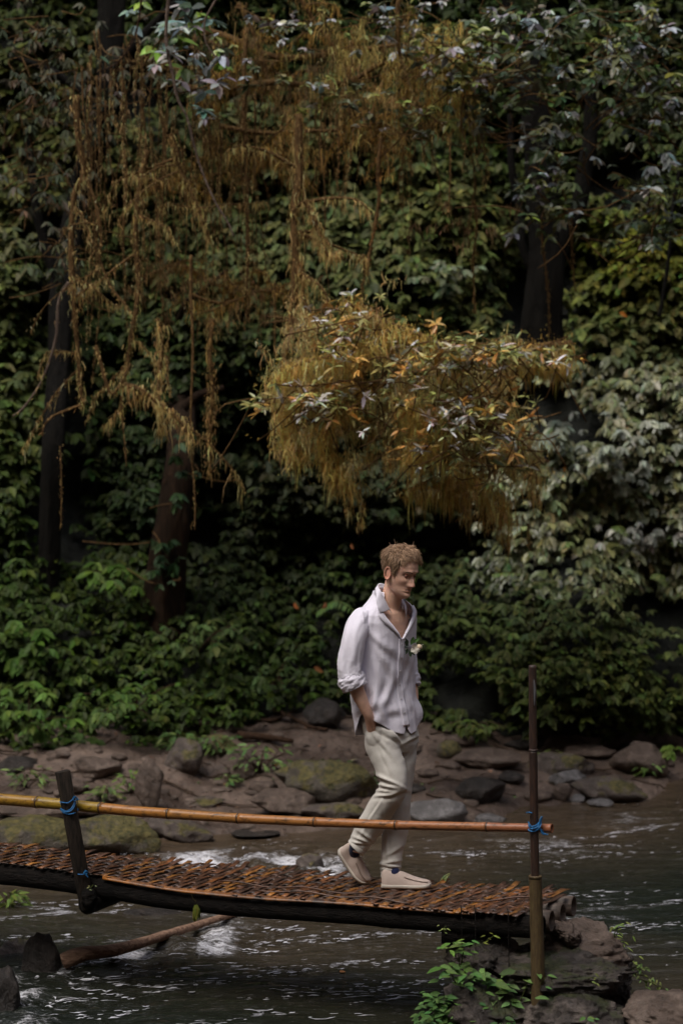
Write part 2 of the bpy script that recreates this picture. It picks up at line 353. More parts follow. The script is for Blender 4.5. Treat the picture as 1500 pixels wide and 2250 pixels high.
# ================================================================= ROCKS
def ico(sub):
    bm = bmesh.new(); bmesh.ops.create_icosphere(bm, subdivisions=sub, radius=1)
    V = np.array([v.co[:] for v in bm.verts]); Fc = np.array([[v.index for v in f.verts] for f in bm.faces]); bm.free(); return V, Fc
ICO = {k: ico(k) for k in (1, 2, 3, 4, 5)}
def rock_shape(seed, sub=4, cuts=6, rough=.13, squash=None):
    V, Fc = ICO[sub]; r_ = np.random.default_rng(seed); V = V.copy()
    for _ in range(cuts):                                     # flat broken faces
        n = nrm(r_.normal(size=3)); d = r_.uniform(.55, .85); k = V @ n; V = V - np.maximum(k - d, 0)[:, None] * n * .85
    V = V * (1 + rough * fbm(V, 1.6, seed, 4))[:, None]
    V = V + V * (rough * .25 * noise(V, 9, seed + 5))[:, None]
    return V, Fc
def add_rock(seed, u, vb, wpx, hpx, m, label, cat='rock', name='river_rock', group='rocks along the far river bank', z0=None, depth=.8, tilt=0, cuts=6, rough=.13, sub=4, sink=.25):
    if z0 is None:
        p = hit_ground(u, vb)
    else: p = on_z(u, vb, z0)
    s = p[1] / F; W_, H_ = wpx * s * 1.02, hpx * s
    dp = W_ * depth; hz_ = max(H_ - dp * .35 * .5, H_ * .55)      # seen from above: part of the outline height is its depth
    V, Fc = rock_shape(seed, sub, cuts, rough)
    V = V / (V.max(0) - V.min(0)) * 2; V = V - (V.max(0) + V.min(0)) / 2
    c, s_ = math.cos(tilt), math.sin(tilt); full = hz_ * (1 + sink)
    V = V * np.array([W_ / 2, dp / 2, full / 2])
    V = np.stack([V[:, 0] * c + V[:, 2] * s_, V[:, 1], -V[:, 0] * s_ + V[:, 2] * c], -1)
    L_ = np.array([p[0], p[1] + dp * .32, p[2] + hz_ - full / 2])
    for _ in range(5):                                        # settle it so that what shows above ground has the stone's real size
        Q = V + L_; g_ = np.maximum(ground_z(Q[:, 0], Q[:, 1]), 0.); vis = Q[:, 2] > g_ - .004
        if vis.sum() < 20: L_[2] += .05; continue
        uq, vq = PX(Q[vis]); kx = np.clip(wpx / (uq.max() - uq.min()), .7, 1.4); kz = np.clip(hpx / (vq.max() - vq.min()), .75, 1.3)
        V = V * np.array([kx, 1 + (kx - 1) * .3, kz]); L_[0] += (u - (uq.max() + uq.min()) / 2) * s; L_[2] += np.clip(((vq.min() - (vb - hpx))) * s, -.08, .08) * .8
    o = mesh(name, V, Fc, M[m]); o.location = L_
    tag(o, label, cat, group); return o
RK = [
 (1, 85, 1884, 240, 95, 'rock_mossy', 'long yellow-green mossy boulder at the left picture edge behind the bridge', dict(depth=.6)),
 (2, 255, 1880, 200, 90, 'rock_mossy', 'rounded mossy boulder with bare grey right end behind the wooden post', dict(depth=.6, tilt=.12)),
 (3, 395, 1850, 150, 62, 'rock_halfmoss', 'tapering brown boulder dipping into the stream below the handrail', dict(depth=.6, tilt=.2)),
 (4, 110, 1800, 250, 42, 'rock_brown', 'long flat brown slab above the mossy boulders at far left', dict(depth=.5)),
 (5, 328, 1780, 66, 118, 'rock_brown', 'upright grey-brown stone standing left of the moss-topped boulder', dict(depth=.8, cuts=9)),
 (6, 405, 1702, 88, 82, 'rock_halfmoss', 'dark boulder with moss draped over its top, left of centre on the bank', dict(cuts=8)),
 (7, 528, 1716, 92, 72, 'rock_brown', 'squat brown boulder beside a tuft of grass on the bank', dict(cuts=7)),
 (8, 716, 1766, 228, 98, 'rock_mossy', 'wide boulder overgrown with small leaves behind the walking man', dict(depth=.6, rough=.16)),
 (9, 620, 1792, 150, 62, 'rock_brown', 'flat-topped brown boulder at the waterline left of the man', dict(depth=.7, cuts=9)),
 (10, 735, 1806, 150, 44, 'rock_halfmoss', 'low sloping rock just above the handrail near the man\'s knee', dict(depth=.5)),
 (11, 962, 1816, 132, 62, 'rock_grey', 'pale grey smooth rounded rock right of the man\'s shins', dict(cuts=2, rough=.08)),
 (12, 1055, 1768, 112, 62, 'rock_dark', 'dark rounded boulder above the pale one, right of the man', dict(cuts=3, rough=.1)),
 (13, 1078, 1812, 72, 26, 'rock_grey', 'small flat grey stone in shallow water left of the thin post', dict(cuts=3)),
 (14, 1065, 1690, 160, 48, 'rock_brown', 'broad flat sandy slab left of the thin upright post', dict(depth=.6, cuts=8)),
 (15, 1232, 1708, 150, 56, 'rock_halfmoss', 'dark slab with moss on top directly right of the thin post', dict(depth=.6, cuts=7)),
 (16, 1246, 1732, 84, 42, 'rock_grey', 'grey smooth stone tucked under the dark mossy slab', dict(cuts=4)),
 (17, 1338, 1760, 172, 56, 'rock_halfmoss', 'long grey rock with moss patch lying at the water edge on the right', dict(depth=.55, tilt=.08)),
 (18, 1268, 1766, 34, 22, 'rock_grey', 'small pinkish stone at the left foot of the long grey rock', dict(cuts=3, sub=3)),
 (19, 1318, 1774, 60, 20, 'rock_grey', 'small grey stone in front of the long grey rock', dict(cuts=3, sub=3)),
 (20, 1236, 1760, 44, 40, 'rock_brown', 'blocky brown stone between post and long grey rock', dict(cuts=8, sub=3)),
 (21, 1402, 1708, 132, 80, 'rock_brown', 'slanting brown boulder at the right end of the bank', dict(tilt=.25, cuts=8)),
 (22, 1295, 1668, 118, 34, 'rock_brown', 'flat tan slab behind the mossy slabs on the right', dict(depth=.6, cuts=7)),
 (23, 1250, 1582, 96, 54, 'rock_grey', 'grey boulder poking out of the leaves right of the post top', dict(cuts=5)),
 (24, 1340, 1550, 170, 50, 'rock_brown', 'long flat brown rock among leaves high on the right bank', dict(depth=.5)),
 (25, 986, 1668, 56, 42, 'rock_mossy', 'small moss-capped knob of rock right of the man\'s hip', dict(cuts=3, sub=3)),
 (26, 712, 1602, 96, 70, 'rock_dark', 'dark wedge-shaped stone left of the man\'s hand', dict(cuts=9)),
 (28, 560, 1838, 110, 16, 'rock_dark', 'flat dark stone barely breaking the shallow water', dict(cuts=3, sub=3)),
 (29, 215, 1712, 110, 50, 'rock_brown', 'low brown boulder half buried in mud behind the wooden post', dict(cuts=6)),
 (30, 1122, 1722, 60, 30, 'rock_dark', 'small dark stone just left of the thin post', dict(cuts=5, sub=3)),
 (31, 1452, 1520, 130, 44, 'rock_grey', 'pale grey ledge among leaves at the right picture edge', dict(depth=.6)),
 (32, 905, 1745, 60, 24, 'rock_dark', 'small dark flat stone against the back of the man\'s knee', dict(cuts=4, sub=3)),
 (34, 1010, 1640, 70, 30, 'rock_brown', 'small tilted stone just right of the man\'s hip on the bank', dict(cuts=8, sub=3)),
 (35, 1150, 1650, 90, 32, 'rock_dark', 'dark ledge of rock crossing behind the thin post', dict(cuts=8, depth=.5)),
 (36, 1380, 1660, 60, 30, 'rock_dark', 'dark gap-filling stone left of the slanting boulder', dict(cuts=7, sub=3)),
 (37, 1180, 1762, 70, 26, 'rock_brown', 'tan stone in the shallows right behind the thin post', dict(cuts=5, sub=3)),
 (38, 1300, 1735, 50, 24, 'rock_dark', 'dark stone wedged above the long grey rock', dict(cuts=6, sub=3)),
 (39, 850, 1800, 70, 34, 'rock_brown', 'brown stone glimpsed between the man\'s legs', dict(cuts=6, sub=3)),
 (40, 480, 1660, 90, 46, 'rock_mossy', 'moss-green rock hidden among tufts left of centre', dict(cuts=6, sub=3)),
 (46, 150, 1745, 90, 34, 'rock_brown', 'tan stone directly behind the wooden post top', dict(cuts=8, sub=3)),
 (47, 580, 1745, 70, 30, 'rock_brown', 'low flat stone between squat boulder and overgrown boulder', dict(cuts=7, sub=3)),
 (48, 1160, 1570, 110, 44, 'rock_dark', 'dark rock shelf under the shrub behind the post', dict(cuts=7)),
 (49, 1440, 1600, 110, 44, 'rock_brown', 'brown rock among leaves above the slanting boulder', dict(cuts=7)),
 (50, 40, 1700, 90, 40, 'rock_dark', 'dark stone in shade at the left edge of the bank', dict(cuts=7, sub=3)),
 (51, 300, 1835, 60, 30, 'rock_halfmoss', 'small stone between the two mossy boulders and the tapering one', dict(cuts=5, sub=3)),
 (52, 820, 1660, 40, 18, 'rock_brown', 'small stone left of the man\'s knee on the mud', dict(cuts=5, sub=3)),
 (53, 940, 1710, 50, 22, 'rock_brown', 'small brown stone right of the man\'s knee', dict(cuts=5, sub=3)),
 (33, 455, 1775, 80, 26, 'rock_halfmoss', 'low half-mossy stone in the mud above the middle of the handrail', dict(cuts=5, sub=3)),
]
for (sd_, u, vb, wp, hp, m, lab, kw) in RK: add_rock(sd_, u, vb, wp, hp, m, lab, **kw)
RK2 = [
 (41, 680, 1920, 66, 44, 'rock_halfmoss', 'wet rock splashed by foam just beyond the bridge deck', dict(z0=-.03, cuts=7)),
 (42, 92, 2156, 92, 100, 'rock_dark', 'dark upright rock at the root end of the driftwood log', dict(z0=-.05, cuts=8, depth=.6, tilt=-.3)),
 (43, 6, 2240, 80, 110, 'rock_dark', 'dark rock in foam at the bottom left corner', dict(z0=-.05, cuts=5)),
 (44, 28, 2112, 84, 44, 'rock_halfmoss', 'low rock tufted with grass at the left edge of the river', dict(z0=-.05, cuts=5)),
 (45, 335, 2018, 130, 20, 'rock_dark', 'flat submerged dark rock right of the cross beam', dict(z0=-.03, cuts=3, depth=.5)),
]
for (sd_, u, vb, wp, hp, m, lab, kw) in RK2: add_rock(sd_, u, vb, wp, hp, m, lab, group='rocks standing in the river', **kw)

# pebbles and clods too many to count
acc = Acc(); r_ = np.random.default_rng(8)
bx_, by_ = r_.uniform(-3.6, 3.6, 2600), r_.uniform(17, 21.4, 2600)
ok = by_ > shore(bx_) - .15; V0, F0 = rock_shape(77, 2, 3, .2)
for x, y in zip(bx_[ok], by_[ok]):
    s = .008 + .075 * r_.random() ** 7; c, s_ = math.cos(x * 40), math.sin(x * 40)
    V = V0 * np.array([s * r_.uniform(.8, 1.5), s, s * .6]); V = np.stack([V[:, 0] * c - V[:, 1] * s_, V[:, 0] * s_ + V[:, 1] * c, V[:, 2]], -1)
    acc.add(V + [x, y, float(ground_z(np.array([x]), np.array([y]))[0]) - s * .1], F0)
tag(acc.build('gravel', M['rock_brown']), 'scattered pebbles and clods on the muddy bank', 'gravel', kind='stuff')

# driftwood log in the river, fallen branches on the bank
lg = [on_z(u, v, z) for u, v, z in ((138, 2112, .06), (185, 2096, .10), (240, 2090, .10), (290, 2078, .08), (360, 2056, .04), (430, 2034, .01), (500, 2012, .02), (560, 1998, .0))]
lp = smooth_path(lg, 40); rr = np.interp(np.linspace(0, 1, 40), [0, .08, .3, .6, 1], [.042, .048, .038, .028, .018]) * (1 + .12 * noise(lp, 6, 2))
V, Fc = tube(lp, rr, 14)
M['log'] = mat('wet_log', _bark((.15, .085, .06), (.5, .32, .22), (2, 6, 6)))
tag(mesh('driftwood_log', V, Fc, M['log']), 'long reddish brown driftwood log slanting through the river under the bridge', 'log')
sticks = [
 ([(425, 1592, 20.6), (500, 1582, 20.6), (580, 1564, 20.7), (665, 1552, 20.9)], .035, 'long dark fallen branch lying at the foot of the leafy slope'),
 ([(600, 1572, 20.7), (640, 1584, 20.5), (690, 1604, 20.3), (720, 1612, 20.2)], .025, 'thin fallen branch slanting down towards the wedge stone'),
 ([(530, 1628, 20.1), (570, 1632, 20.1), (640, 1640, 20.0)], .04, 'short reddish log lying in mud below the fallen branches'),
 ([(440, 1604, 20.3), (520, 1590, 20.5), (600, 1594, 20.4), (650, 1575, 20.7)], .022, 'crooked reddish branch lying beneath the long dark one'),
 ([(1130, 1602, 20.8), (1230, 1595, 20.8), (1300, 1570, 21.0)], .02, 'thin brown branch among leaves right of the post'),
]
for k, (c, r0, lab) in enumerate(sticks):
    p = smooth_path([hit_ground(q[0], q[1]) + [0, 0, .04] for q in c], 20, .03, k)
    p[:, 2] = np.maximum(p[:, 2], ground_z(p[:, 0], p[:, 1]) + r0 * .6)
    V, Fc = tube(p, np.linspace(r0, r0 * .5, 20) * (1 + .15 * noise(p, 8, k)), 8)
    tag(mesh('fallen_branch', V, Fc, M['wet_stick']), lab, 'branch', 'fallen wood on the bank')

# foam flecks: short broken dashes of bubbles and painted wave sparkle in lines with the current, too many to count
def wave_z(x, y):
    i = np.clip(np.searchsorted(wy, y), 0, len(wy) - 1); j = np.clip(np.searchsorted(wx, x), 0, len(wx) - 1); return wv[i, j]
acc = Acc(); r_ = np.random.default_rng(17); fd = np.array([math.cos(ang), math.sin(ang), 0.]); fs = np.array([-math.sin(ang), math.cos(ang), 0.])
lines = [(60, 1985, .9), (170, 1995, .9), (270, 2003, .9), (30, 2020, .6), (50, 2060, .7), (560, 2150, 1.), (690, 2130, 1.), (800, 2118, .8), (640, 2060, .9), (760, 2062, .9), (850, 2055, .9), (700, 2190, .9), (790, 2175, .9), (850, 2165, .7), (560, 2240, .8), (880, 2195, .8), (300, 2180, .8), (250, 2225, .8),
         (420, 2130, .7), (330, 2165, .7), (1180, 1862, .8), (1290, 1860, 1.), (1390, 1828, .8), (1440, 1822, .7), (1250, 1890, .5), (1340, 1880, .5), (1390, 2040, 1.), (1440, 2046, 1.), (1320, 1965, .6), (1280, 1985, .6), (1470, 1985, .5), (1080, 1875, .6), (1000, 1880, .5), (470, 2090, .9), (560, 2040, .9), (180, 2150, .8), (240, 2130, .8), (120, 2200, .9), (390, 1895, .8), (500, 1880, .9), (620, 1890, .9), (700, 1900, .8), (330, 1880, .6)]
def fleck(c, L, w_):
    n = 6; t_ = np.linspace(-.5, .5, n); bend = r_.normal() * .12
    mid = c + fd * (t_ * L)[:, None] + fs * ((bend * L * (t_ ** 2) * 4) + r_.normal(size=n) * w_ * .6)[:, None]; ww = w_ * (1 - (2 * np.abs(t_)) ** 2) ** .5 * r_.uniform(.5, 1.2, n) + .0008
    V = np.stack([mid - fs * ww[:, None], mid + fs * ww[:, None]], 1).reshape(-1, 3); V[:, 2] = wave_z(V[:, 0], V[:, 1]) + .007; acc.add(V, grid_f(n, 2))
for (u, v, q0) in lines:
    c = on_z(u, v, 0.); 
    for k in range(int(30 * q0)):
        a = r_.normal() * .22; b = r_.normal() * .035 + .05 * math.sin(a * 9 + u); fleck(c + fd * a + fs * b, r_.uniform(.012, .07) * (1 + (r_.random() < .12) * 1.5), r_.uniform(.0015, .006))
for k in range(700):
    y = r_.uniform(12.5, 19.5); x = r_.uniform(-3.4, 3.4)
    if y < shore(x) - .1 and n2(x, y, 1.1, 88, 2) > .02: fleck(np.array([x, y, 0.]), r_.uniform(.01, .05), r_.uniform(.0015, .005))
def _foam(t, b, N): b.inputs['Base Color'].default_value = (.55, .55, .60, 1); b.inputs['Roughness'].default_value = .4
M['foam'] = mat('foam', _foam)
tag(acc.build('foam_and_sparkle', M['foam']), 'broken white flecks of foam and painted wave sparkle in lines on the river', 'foam', kind='stuff')
# ================================================================= THE BAMBOO BRIDGE
_bu = np.array([-300, -90, 0, 80, 164, 240, 320, 400, 500, 600, 680, 800, 867, 1000, 1140, 1260])
_bf = np.array([1832, 1850, 1855, 1862, 1874, 1882, 1890, 1899, 1906, 1911, 1918, 1930, 1937, 1946, 1953, 1960])
_bn = np.array([1868, 1892, 1898, 1907, 1918, 1930, 1944, 1956, 1966, 1974, 1978, 1986, 1993, 2003, 2012, 2019])
_by = 13.95 - 1.2 * _bu / 1250
ta = lambda v: math.tan(PITCH + math.atan((v - 1125) / F))
NE, FE = [], []
for u, vf, vn, Yc in zip(_bu, _bf, _bn, _by):
    a, b = ta(vf), ta(vn); k = (b - a) / (a + b) * Yc; k = .5 * k + .5 * .31
    z = CAM_H - .5 * ((Yc + k) * a + (Yc - k) * b)
    pf, pn = P(u, vf, Yc + k), P(u, vn, Yc - k); FE.append(pf); NE.append(pn)
NE, FE = np.array(NE), np.array(FE)
def deck(u, w):
    """w: 0 near edge .. 1 far edge"""
    u, w = np.broadcast_arrays(np.asarray(u, float), np.asarray(w, float))
    n = np.stack([np.interp(u, _bu, NE[:, k]) for k in range(3)], -1); f = np.stack([np.interp(u, _bu, FE[:, k]) for k in range(3)], -1)
    return n * (1 - w[..., None]) + f * w[..., None]
def _strip(t, b, N):
    v = coords(t, N, (1, 1, 1)); n1 = tex(t, N, v, 9, 5, .7); n2_ = tex(t, N, coords(t, N, (40, 8, 8)), 6, 3)
    oi = N('ShaderNodeObjectInfo')
    c = mixc(t, N, ramp(t, N, n1, [(.38, (0, 0, 0)), (.62, (1, 1, 1))]), oi.outputs['Color'], (.045, .026, .018))
    c = mixc(t, N, .6, c, ramp(t, N, n2_, [(.3, (.6, .6, .6)), (.7, (1.3, 1.3, 1.3))]), 'MULTIPLY')
    t.links.new(c, b.inputs['Base Color']); b.inputs['Roughness'].default_value = .38; bump(t, N, b, n2_, .4, .004)
M['strip'] = mat('wet_bamboo_strip', _strip)
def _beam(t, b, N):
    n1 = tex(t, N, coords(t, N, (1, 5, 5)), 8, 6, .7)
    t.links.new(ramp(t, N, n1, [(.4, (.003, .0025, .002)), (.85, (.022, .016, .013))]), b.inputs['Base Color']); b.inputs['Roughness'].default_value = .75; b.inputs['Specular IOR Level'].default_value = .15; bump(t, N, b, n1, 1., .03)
M['beam'] = mat('shaded_wet_bamboo', _beam)  # wet bamboo with the shade under the deck put into its near-black colour
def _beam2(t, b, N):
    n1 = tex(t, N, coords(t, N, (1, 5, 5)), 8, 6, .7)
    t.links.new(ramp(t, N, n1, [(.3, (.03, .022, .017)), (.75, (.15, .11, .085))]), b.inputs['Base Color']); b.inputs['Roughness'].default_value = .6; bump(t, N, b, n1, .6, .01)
M['pole_brown'] = mat('brown_wet_bamboo', _beam2)  # lighter, lit copy of the same bamboo for the other poles
bridge = root_at('bamboo_footbridge', deck(600, .5), 'narrow footbridge of woven orange-brown bamboo strips on dark bamboo poles', 'bridge')
ax = nrm(NE[-1] - NE[0]); sd2 = np.array([-ax[1], ax[0], 0.]); sd2 = nrm(sd2)      # along, across (to far side)
NB = 6; bw = (np.arange(NB) + .5) / NB
def ribbon(pts, side, wid, th=.004):
    up = np.array([0, 0, 1.]); wid = np.broadcast_to(wid, (len(pts),))[:, None]
    V = np.stack([pts - side * wid / 2 - up * th / 2, pts - side * wid / 2 + up * th / 2, pts + side * wid / 2 + up * th / 2, pts + side * wid / 2 - up * th / 2], 1)
    n = len(pts); return V.reshape(-1, 3), [grid_f(n, 4, True), np.array([[3, 2, 1, 0]]), np.array([[4 * n - 4, 4 * n - 3, 4 * n - 2, 4 * n - 1]])]
r_ = np.random.default_rng(21); u0 = -330.; i = 0
while u0 < 1150:
    far = r_.uniform(.02, .08) ; near = r_.uniform(-.01, .05) if u0 < 820 else r_.uniform(.03, .09)
    run = 125 + r_.uniform(-7, 7); w = np.linspace(-near, 1 + far, 15)
    uu = u0 + run * w; pts = deck(uu, w)
    wv_ = np.cos(np.pi * (w * NB - .5 + i)); lift = .0042 * wv_ + r_.uniform(-.001, .002)
    lift[-3:] += np.array([.2, .6, 1.]) * r_.uniform(-.008, .022) * (r_.random() < .5)
    pts[:, 2] += .010 + lift
    keep = uu < 1262 - 100 * (1 - w)
    if keep.sum() > 4:
        pts = pts[keep]; d = nrm(pts[-1] - pts[0]); side = nrm(np.cross(d, [0, 0, 1.])); wd = r_.uniform(.029, .039)
        V, Fc = ribbon(pts, side, wd * np.linspace(1, .9, len(pts)))
        o = adopt(mesh('deck_strip', V, Fc, M['strip'], smooth=False), bridge)
        q = r_.random(); c = np.array([(.27, .10, .03), (.38, .16, .035), (.19, .078, .035), (.12, .06, .038)][int(q * 4)]) * r_.uniform(.75, 1.25)
        o.color = (*c, 1)
    u0 += 16.5 + r_.uniform(-1.3, 1.3); i += 1
# lengthwise strips, each about a metre and a half, overlapping
for j, w0 in enumerate(bw):
    us = -110 + r_.uniform(-200, 0)
    while us < 1230:
        ue = us + r_.uniform(380, 620); n = int((min(ue, 1240 - 90 * (1 - w0)) - us) / 7)
        if n > 5:
            uu = np.linspace(us, min(ue, 1240 - 90 * (1 - w0)), n); ph = (uu + 330 - 125 * w0) / 16.5
            pts = deck(uu, w0 + .01 * np.sin(uu * .01 + j)); pts[:, 2] += .0105 - .0075 * np.cos(np.pi * (ph + j))
            V, Fc = ribbon(pts, sd2, .040 + .008 * r_.random(), .003)
            o = adopt(mesh('lengthwise_strip', V, Fc, M['strip'], smooth=False), bridge)
            o.color = (*(np.array([(.13, .075, .055), (.18, .08, .04), (.08, .05, .042)][int(r_.random() * 3)])), 1)
        us = ue - 40
# orange edge strip along the near side
uu = np.linspace(226, 1040, 60); pts = deck(uu, -.035); pts[:, 2] += .004
V, Fc = ribbon(pts, np.array([0, 0, 1.]) * .8 + sd2 * .6, .022, .006); o = adopt(mesh('edge_strip', V, Fc, M['strip'], smooth=False), bridge); o.color = (.33, .12, .02, 1)
for (a, b, wa, wb) in ((480, 790, .3, .22), (1010, 1190, .25, .55), (560, 900, .12, .05)):
    uu = np.linspace(a, b, 20); pts = deck(uu, np.linspace(wa, wb, 20)); pts[:, 2] += .024 + .008 * np.sin(uu * .04)
    V, Fc = tube(pts, .005, 6); o = adopt(mesh('loose_sliver', V, Fc, M['strip']), bridge); o.color = (.16, .08, .05, 1)
# four big bamboo poles carry the deck
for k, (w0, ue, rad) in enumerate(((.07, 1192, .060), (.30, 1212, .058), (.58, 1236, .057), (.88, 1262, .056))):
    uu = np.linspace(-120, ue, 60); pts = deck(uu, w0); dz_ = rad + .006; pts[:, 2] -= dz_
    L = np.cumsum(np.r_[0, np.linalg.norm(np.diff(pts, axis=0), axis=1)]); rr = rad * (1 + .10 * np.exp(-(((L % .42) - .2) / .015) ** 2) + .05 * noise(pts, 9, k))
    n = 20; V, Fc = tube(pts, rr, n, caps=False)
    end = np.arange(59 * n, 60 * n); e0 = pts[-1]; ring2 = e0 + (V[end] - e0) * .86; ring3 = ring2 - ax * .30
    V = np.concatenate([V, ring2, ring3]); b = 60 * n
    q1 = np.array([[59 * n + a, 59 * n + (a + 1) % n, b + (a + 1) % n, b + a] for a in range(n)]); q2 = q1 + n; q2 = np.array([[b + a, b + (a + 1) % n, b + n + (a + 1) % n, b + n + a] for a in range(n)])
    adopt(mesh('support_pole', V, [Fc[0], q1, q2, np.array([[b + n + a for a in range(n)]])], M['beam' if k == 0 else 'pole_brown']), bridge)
# cross beam below the left post, bearer over the stone pier, a few twisted ties
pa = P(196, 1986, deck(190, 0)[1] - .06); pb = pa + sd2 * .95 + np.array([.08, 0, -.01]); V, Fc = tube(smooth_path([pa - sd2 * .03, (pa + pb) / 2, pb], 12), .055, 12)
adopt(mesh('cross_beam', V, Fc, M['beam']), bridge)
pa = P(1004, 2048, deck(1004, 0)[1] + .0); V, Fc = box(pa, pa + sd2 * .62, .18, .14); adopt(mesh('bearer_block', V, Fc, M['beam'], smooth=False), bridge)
for u, w0 in ((1012, .0), (1114, .0), (1042, .02)):
    p = deck(u, w0) + np.array([0, -.075, 0]); q = p.copy(); q[2] -= .42 + .1 * r_.random()
    V, Fc = tube(smooth_path([p + [0, .1, .03], p, (p + q) / 2 + [.004, 0, 0], q], 14), .0028, 5); adopt(mesh('tie_wire', V, Fc, M['beam']), bridge)
# clump hanging at the post foot
V, Fc = rock_shape(91, 3, 2, .3); adopt(mesh('lashing_knot', V * .05 * np.array([.9, .8, 1.2]) + P(196, 1972, deck(190, 0)[1] - .1), Fc, M['beam']), bridge)

# wooden post leaning at the left
def _wood(t, b, N):
    n1 = tex(t, N, coords(t, N, (10, 10, 1.5)), 6, 6, .7)
    t.links.new(ramp(t, N, n1, [(.35, (.007, .006, .005)), (.7, (.045, .033, .024))]), b.inputs['Base Color']); b.inputs['Roughness'].default_value = .7; b.inputs['Specular IOR Level'].default_value = .2; bump(t, N, b, n1, .9, .012)
M['post_wood'] = mat('dark_weathered_wood', _wood)
Yl = float(deck(165, 0)[1]) - .085
pt, pb_ = P(138, 1694, Yl), P(193, 1997, Yl)
sdn = nrm(np.cross(nrm(pt - pb_), [0, 1, 0]))
V, Fc = box(pb_, pt, .072, .062, (.45, -.9, 0)); bmx = mesh('wooden_post', V, Fc, M['post_wood'], smooth=False)
bv = bmx.modifiers.new('bevel', 'BEVEL'); bv.width = .004; bv.segments = 2
tag(bmx, 'dark squared wooden post leaning left, tied to the handrail with blue rope', 'post')
# bamboo post at the right
Yr = float(deck(1165, 0)[1]) - .14
def _pole(c1, c2, c3):
    def f(t, b, N):
        n1 = tex(t, N, coords(t, N, (20, 20, 3)), 5, 6, .75)
        t.links.new(ramp(t, N, n1, [(.3, c1), (.5, c2), (.72, c3)]), b.inputs['Base Color']); b.inputs['Roughness'].default_value = .5; bump(t, N, b, n1, .5, .005)
    return f
M['pole_lower'] = mat('mossy_bamboo', _pole((.025, .017, .009), (.085, .055, .025), (.14, .11, .045)))
M['pole_upper'] = mat('dark_stained_bamboo', _pole((.012, .008, .006), (.035, .018, .013), (.07, .035, .02)))
M['pale_scrape'] = mat('pale_scrape', _pole((.05, .05, .055), (.10, .10, .11), (.14, .14, .15)))
bp = root_at('bamboo_post', P(1182, 2290, Yr), 'tall thin brown bamboo post with thicker lower culm at the pier', 'post')
lo = [P(1183, 2330, Yr), P(1181, 2150, Yr), P(1178, 2030, Yr), P(1175, 1925, Yr)]; c = smooth_path(lo, 40)
V, Fc = tube(c, np.linspace(.038, .0335, 40) * (1 + .03 * noise(c, 14, 3)), 18); adopt(mesh('lower_culm', V, Fc, M['pole_lower']), bp)
c = smooth_path([P(1175, 1935, Yr), P(1172.5, 1800, Yr), P(1170.5, 1649, Yr)], 30); V, Fc = tube(c, .0222, 16); adopt(mesh('upper_culm', V, Fc, M['pole_upper']), bp)
c = smooth_path([P(1170.5, 1648, Yr), P(1169.5, 1560, Yr), P(1169, 1462, Yr)], 24); V, Fc = tube(c, .0205, 16); adopt(mesh('upper_culm', V, Fc, M['pole_upper']), bp)
nd = P(1170.5, 1648, Yr); V, Fc = tube([nd + [0, 0, -.006], nd + [0, 0, .0], nd + [0, 0, .006]], [.022, .0255, .022], 16); adopt(mesh('node_ring', V, Fc, M['pole_upper']), bp)
nd = P(1175, 1926, Yr); V, Fc = tube([nd + [0, 0, -.01], nd + [0, 0, .004], nd + [0, 0, .006]], [.034, .036, .034], 16); adopt(mesh('node_ring', V, Fc, M['pole_lower']), bp)
c = smooth_path([P(1173, 1554, Yr - .0185), P(1174, 1520, Yr - .019), P(1172, 1493, Yr - .0195)], 8); V, Fc = tube(c, [.001, .004, .006, .007, .007, .006, .004, .001], 6); adopt(mesh('pale_scrape', V, Fc, M['pale_scrape']), bp)
# handrail: one bamboo culm of eleven internodes
ru = np.array([-90, 0, 145, 300, 520, 690, 870, 1070, 1213]); rv = np.array([1749, 1756, 1768, 1783, 1798, 1806, 1813, 1817, 1820]); rt = np.array([27, 26, 25, 24, 22, 21, 20.5, 20, 19.5])
Y_l = Yl + .03 + .032 + .034; Y_r = Yr + .023 + .026
def rail(u): v = np.interp(u, ru, rv); Y = Y_l + (Y_r - Y_l) * (u - 160) / (1172 - 160); return P(u, v, Y), np.interp(u, ru, rt) / 2 / F * Y
def _rail(t, b, N):
    oi = N('ShaderNodeObjectInfo'); n1 = tex(t, N, coords(t, N, (2.5, 10, 10)), 4, 6, .75, .4); n2_ = tex(t, N, coords(t, N, (3, 60, 60)), 4, 4)
    c = mixc(t, N, ramp(t, N, n1, [(.50, (0, 0, 0)), (.66, (1, 1, 1))]), oi.outputs['Color'], (.07, .035, .014))
    geo = N('ShaderNodeNewGeometry')
    c = mixc(t, N, .4, c, ramp(t, N, n2_, [(.3, (.6, .6, .6)), (.7, (1.3, 1.3, 1.3))]), 'MULTIPLY')
    t.links.new(c, b.inputs['Base Color']); b.inputs['Roughness'].default_value = .33; bump(t, N, b, n2_, .25, .003)
M['rail'] = mat('glossy_bamboo', _rail)
hr = root_at('bamboo_handrail', rail(600)[0], 'long glossy orange and brown bamboo handrail across the bridge', 'handrail')
nodes = [-96, 83, 222, 371, 524, 692, 870, 1070, 1213]
cols = [(.30, .16, .018), (.30, .19, .02), (.36, .15, .03), (.34, .15, .035), (.36, .15, .04), (.36, .14, .04), (.33, .13, .05), (.30, .11, .05)]
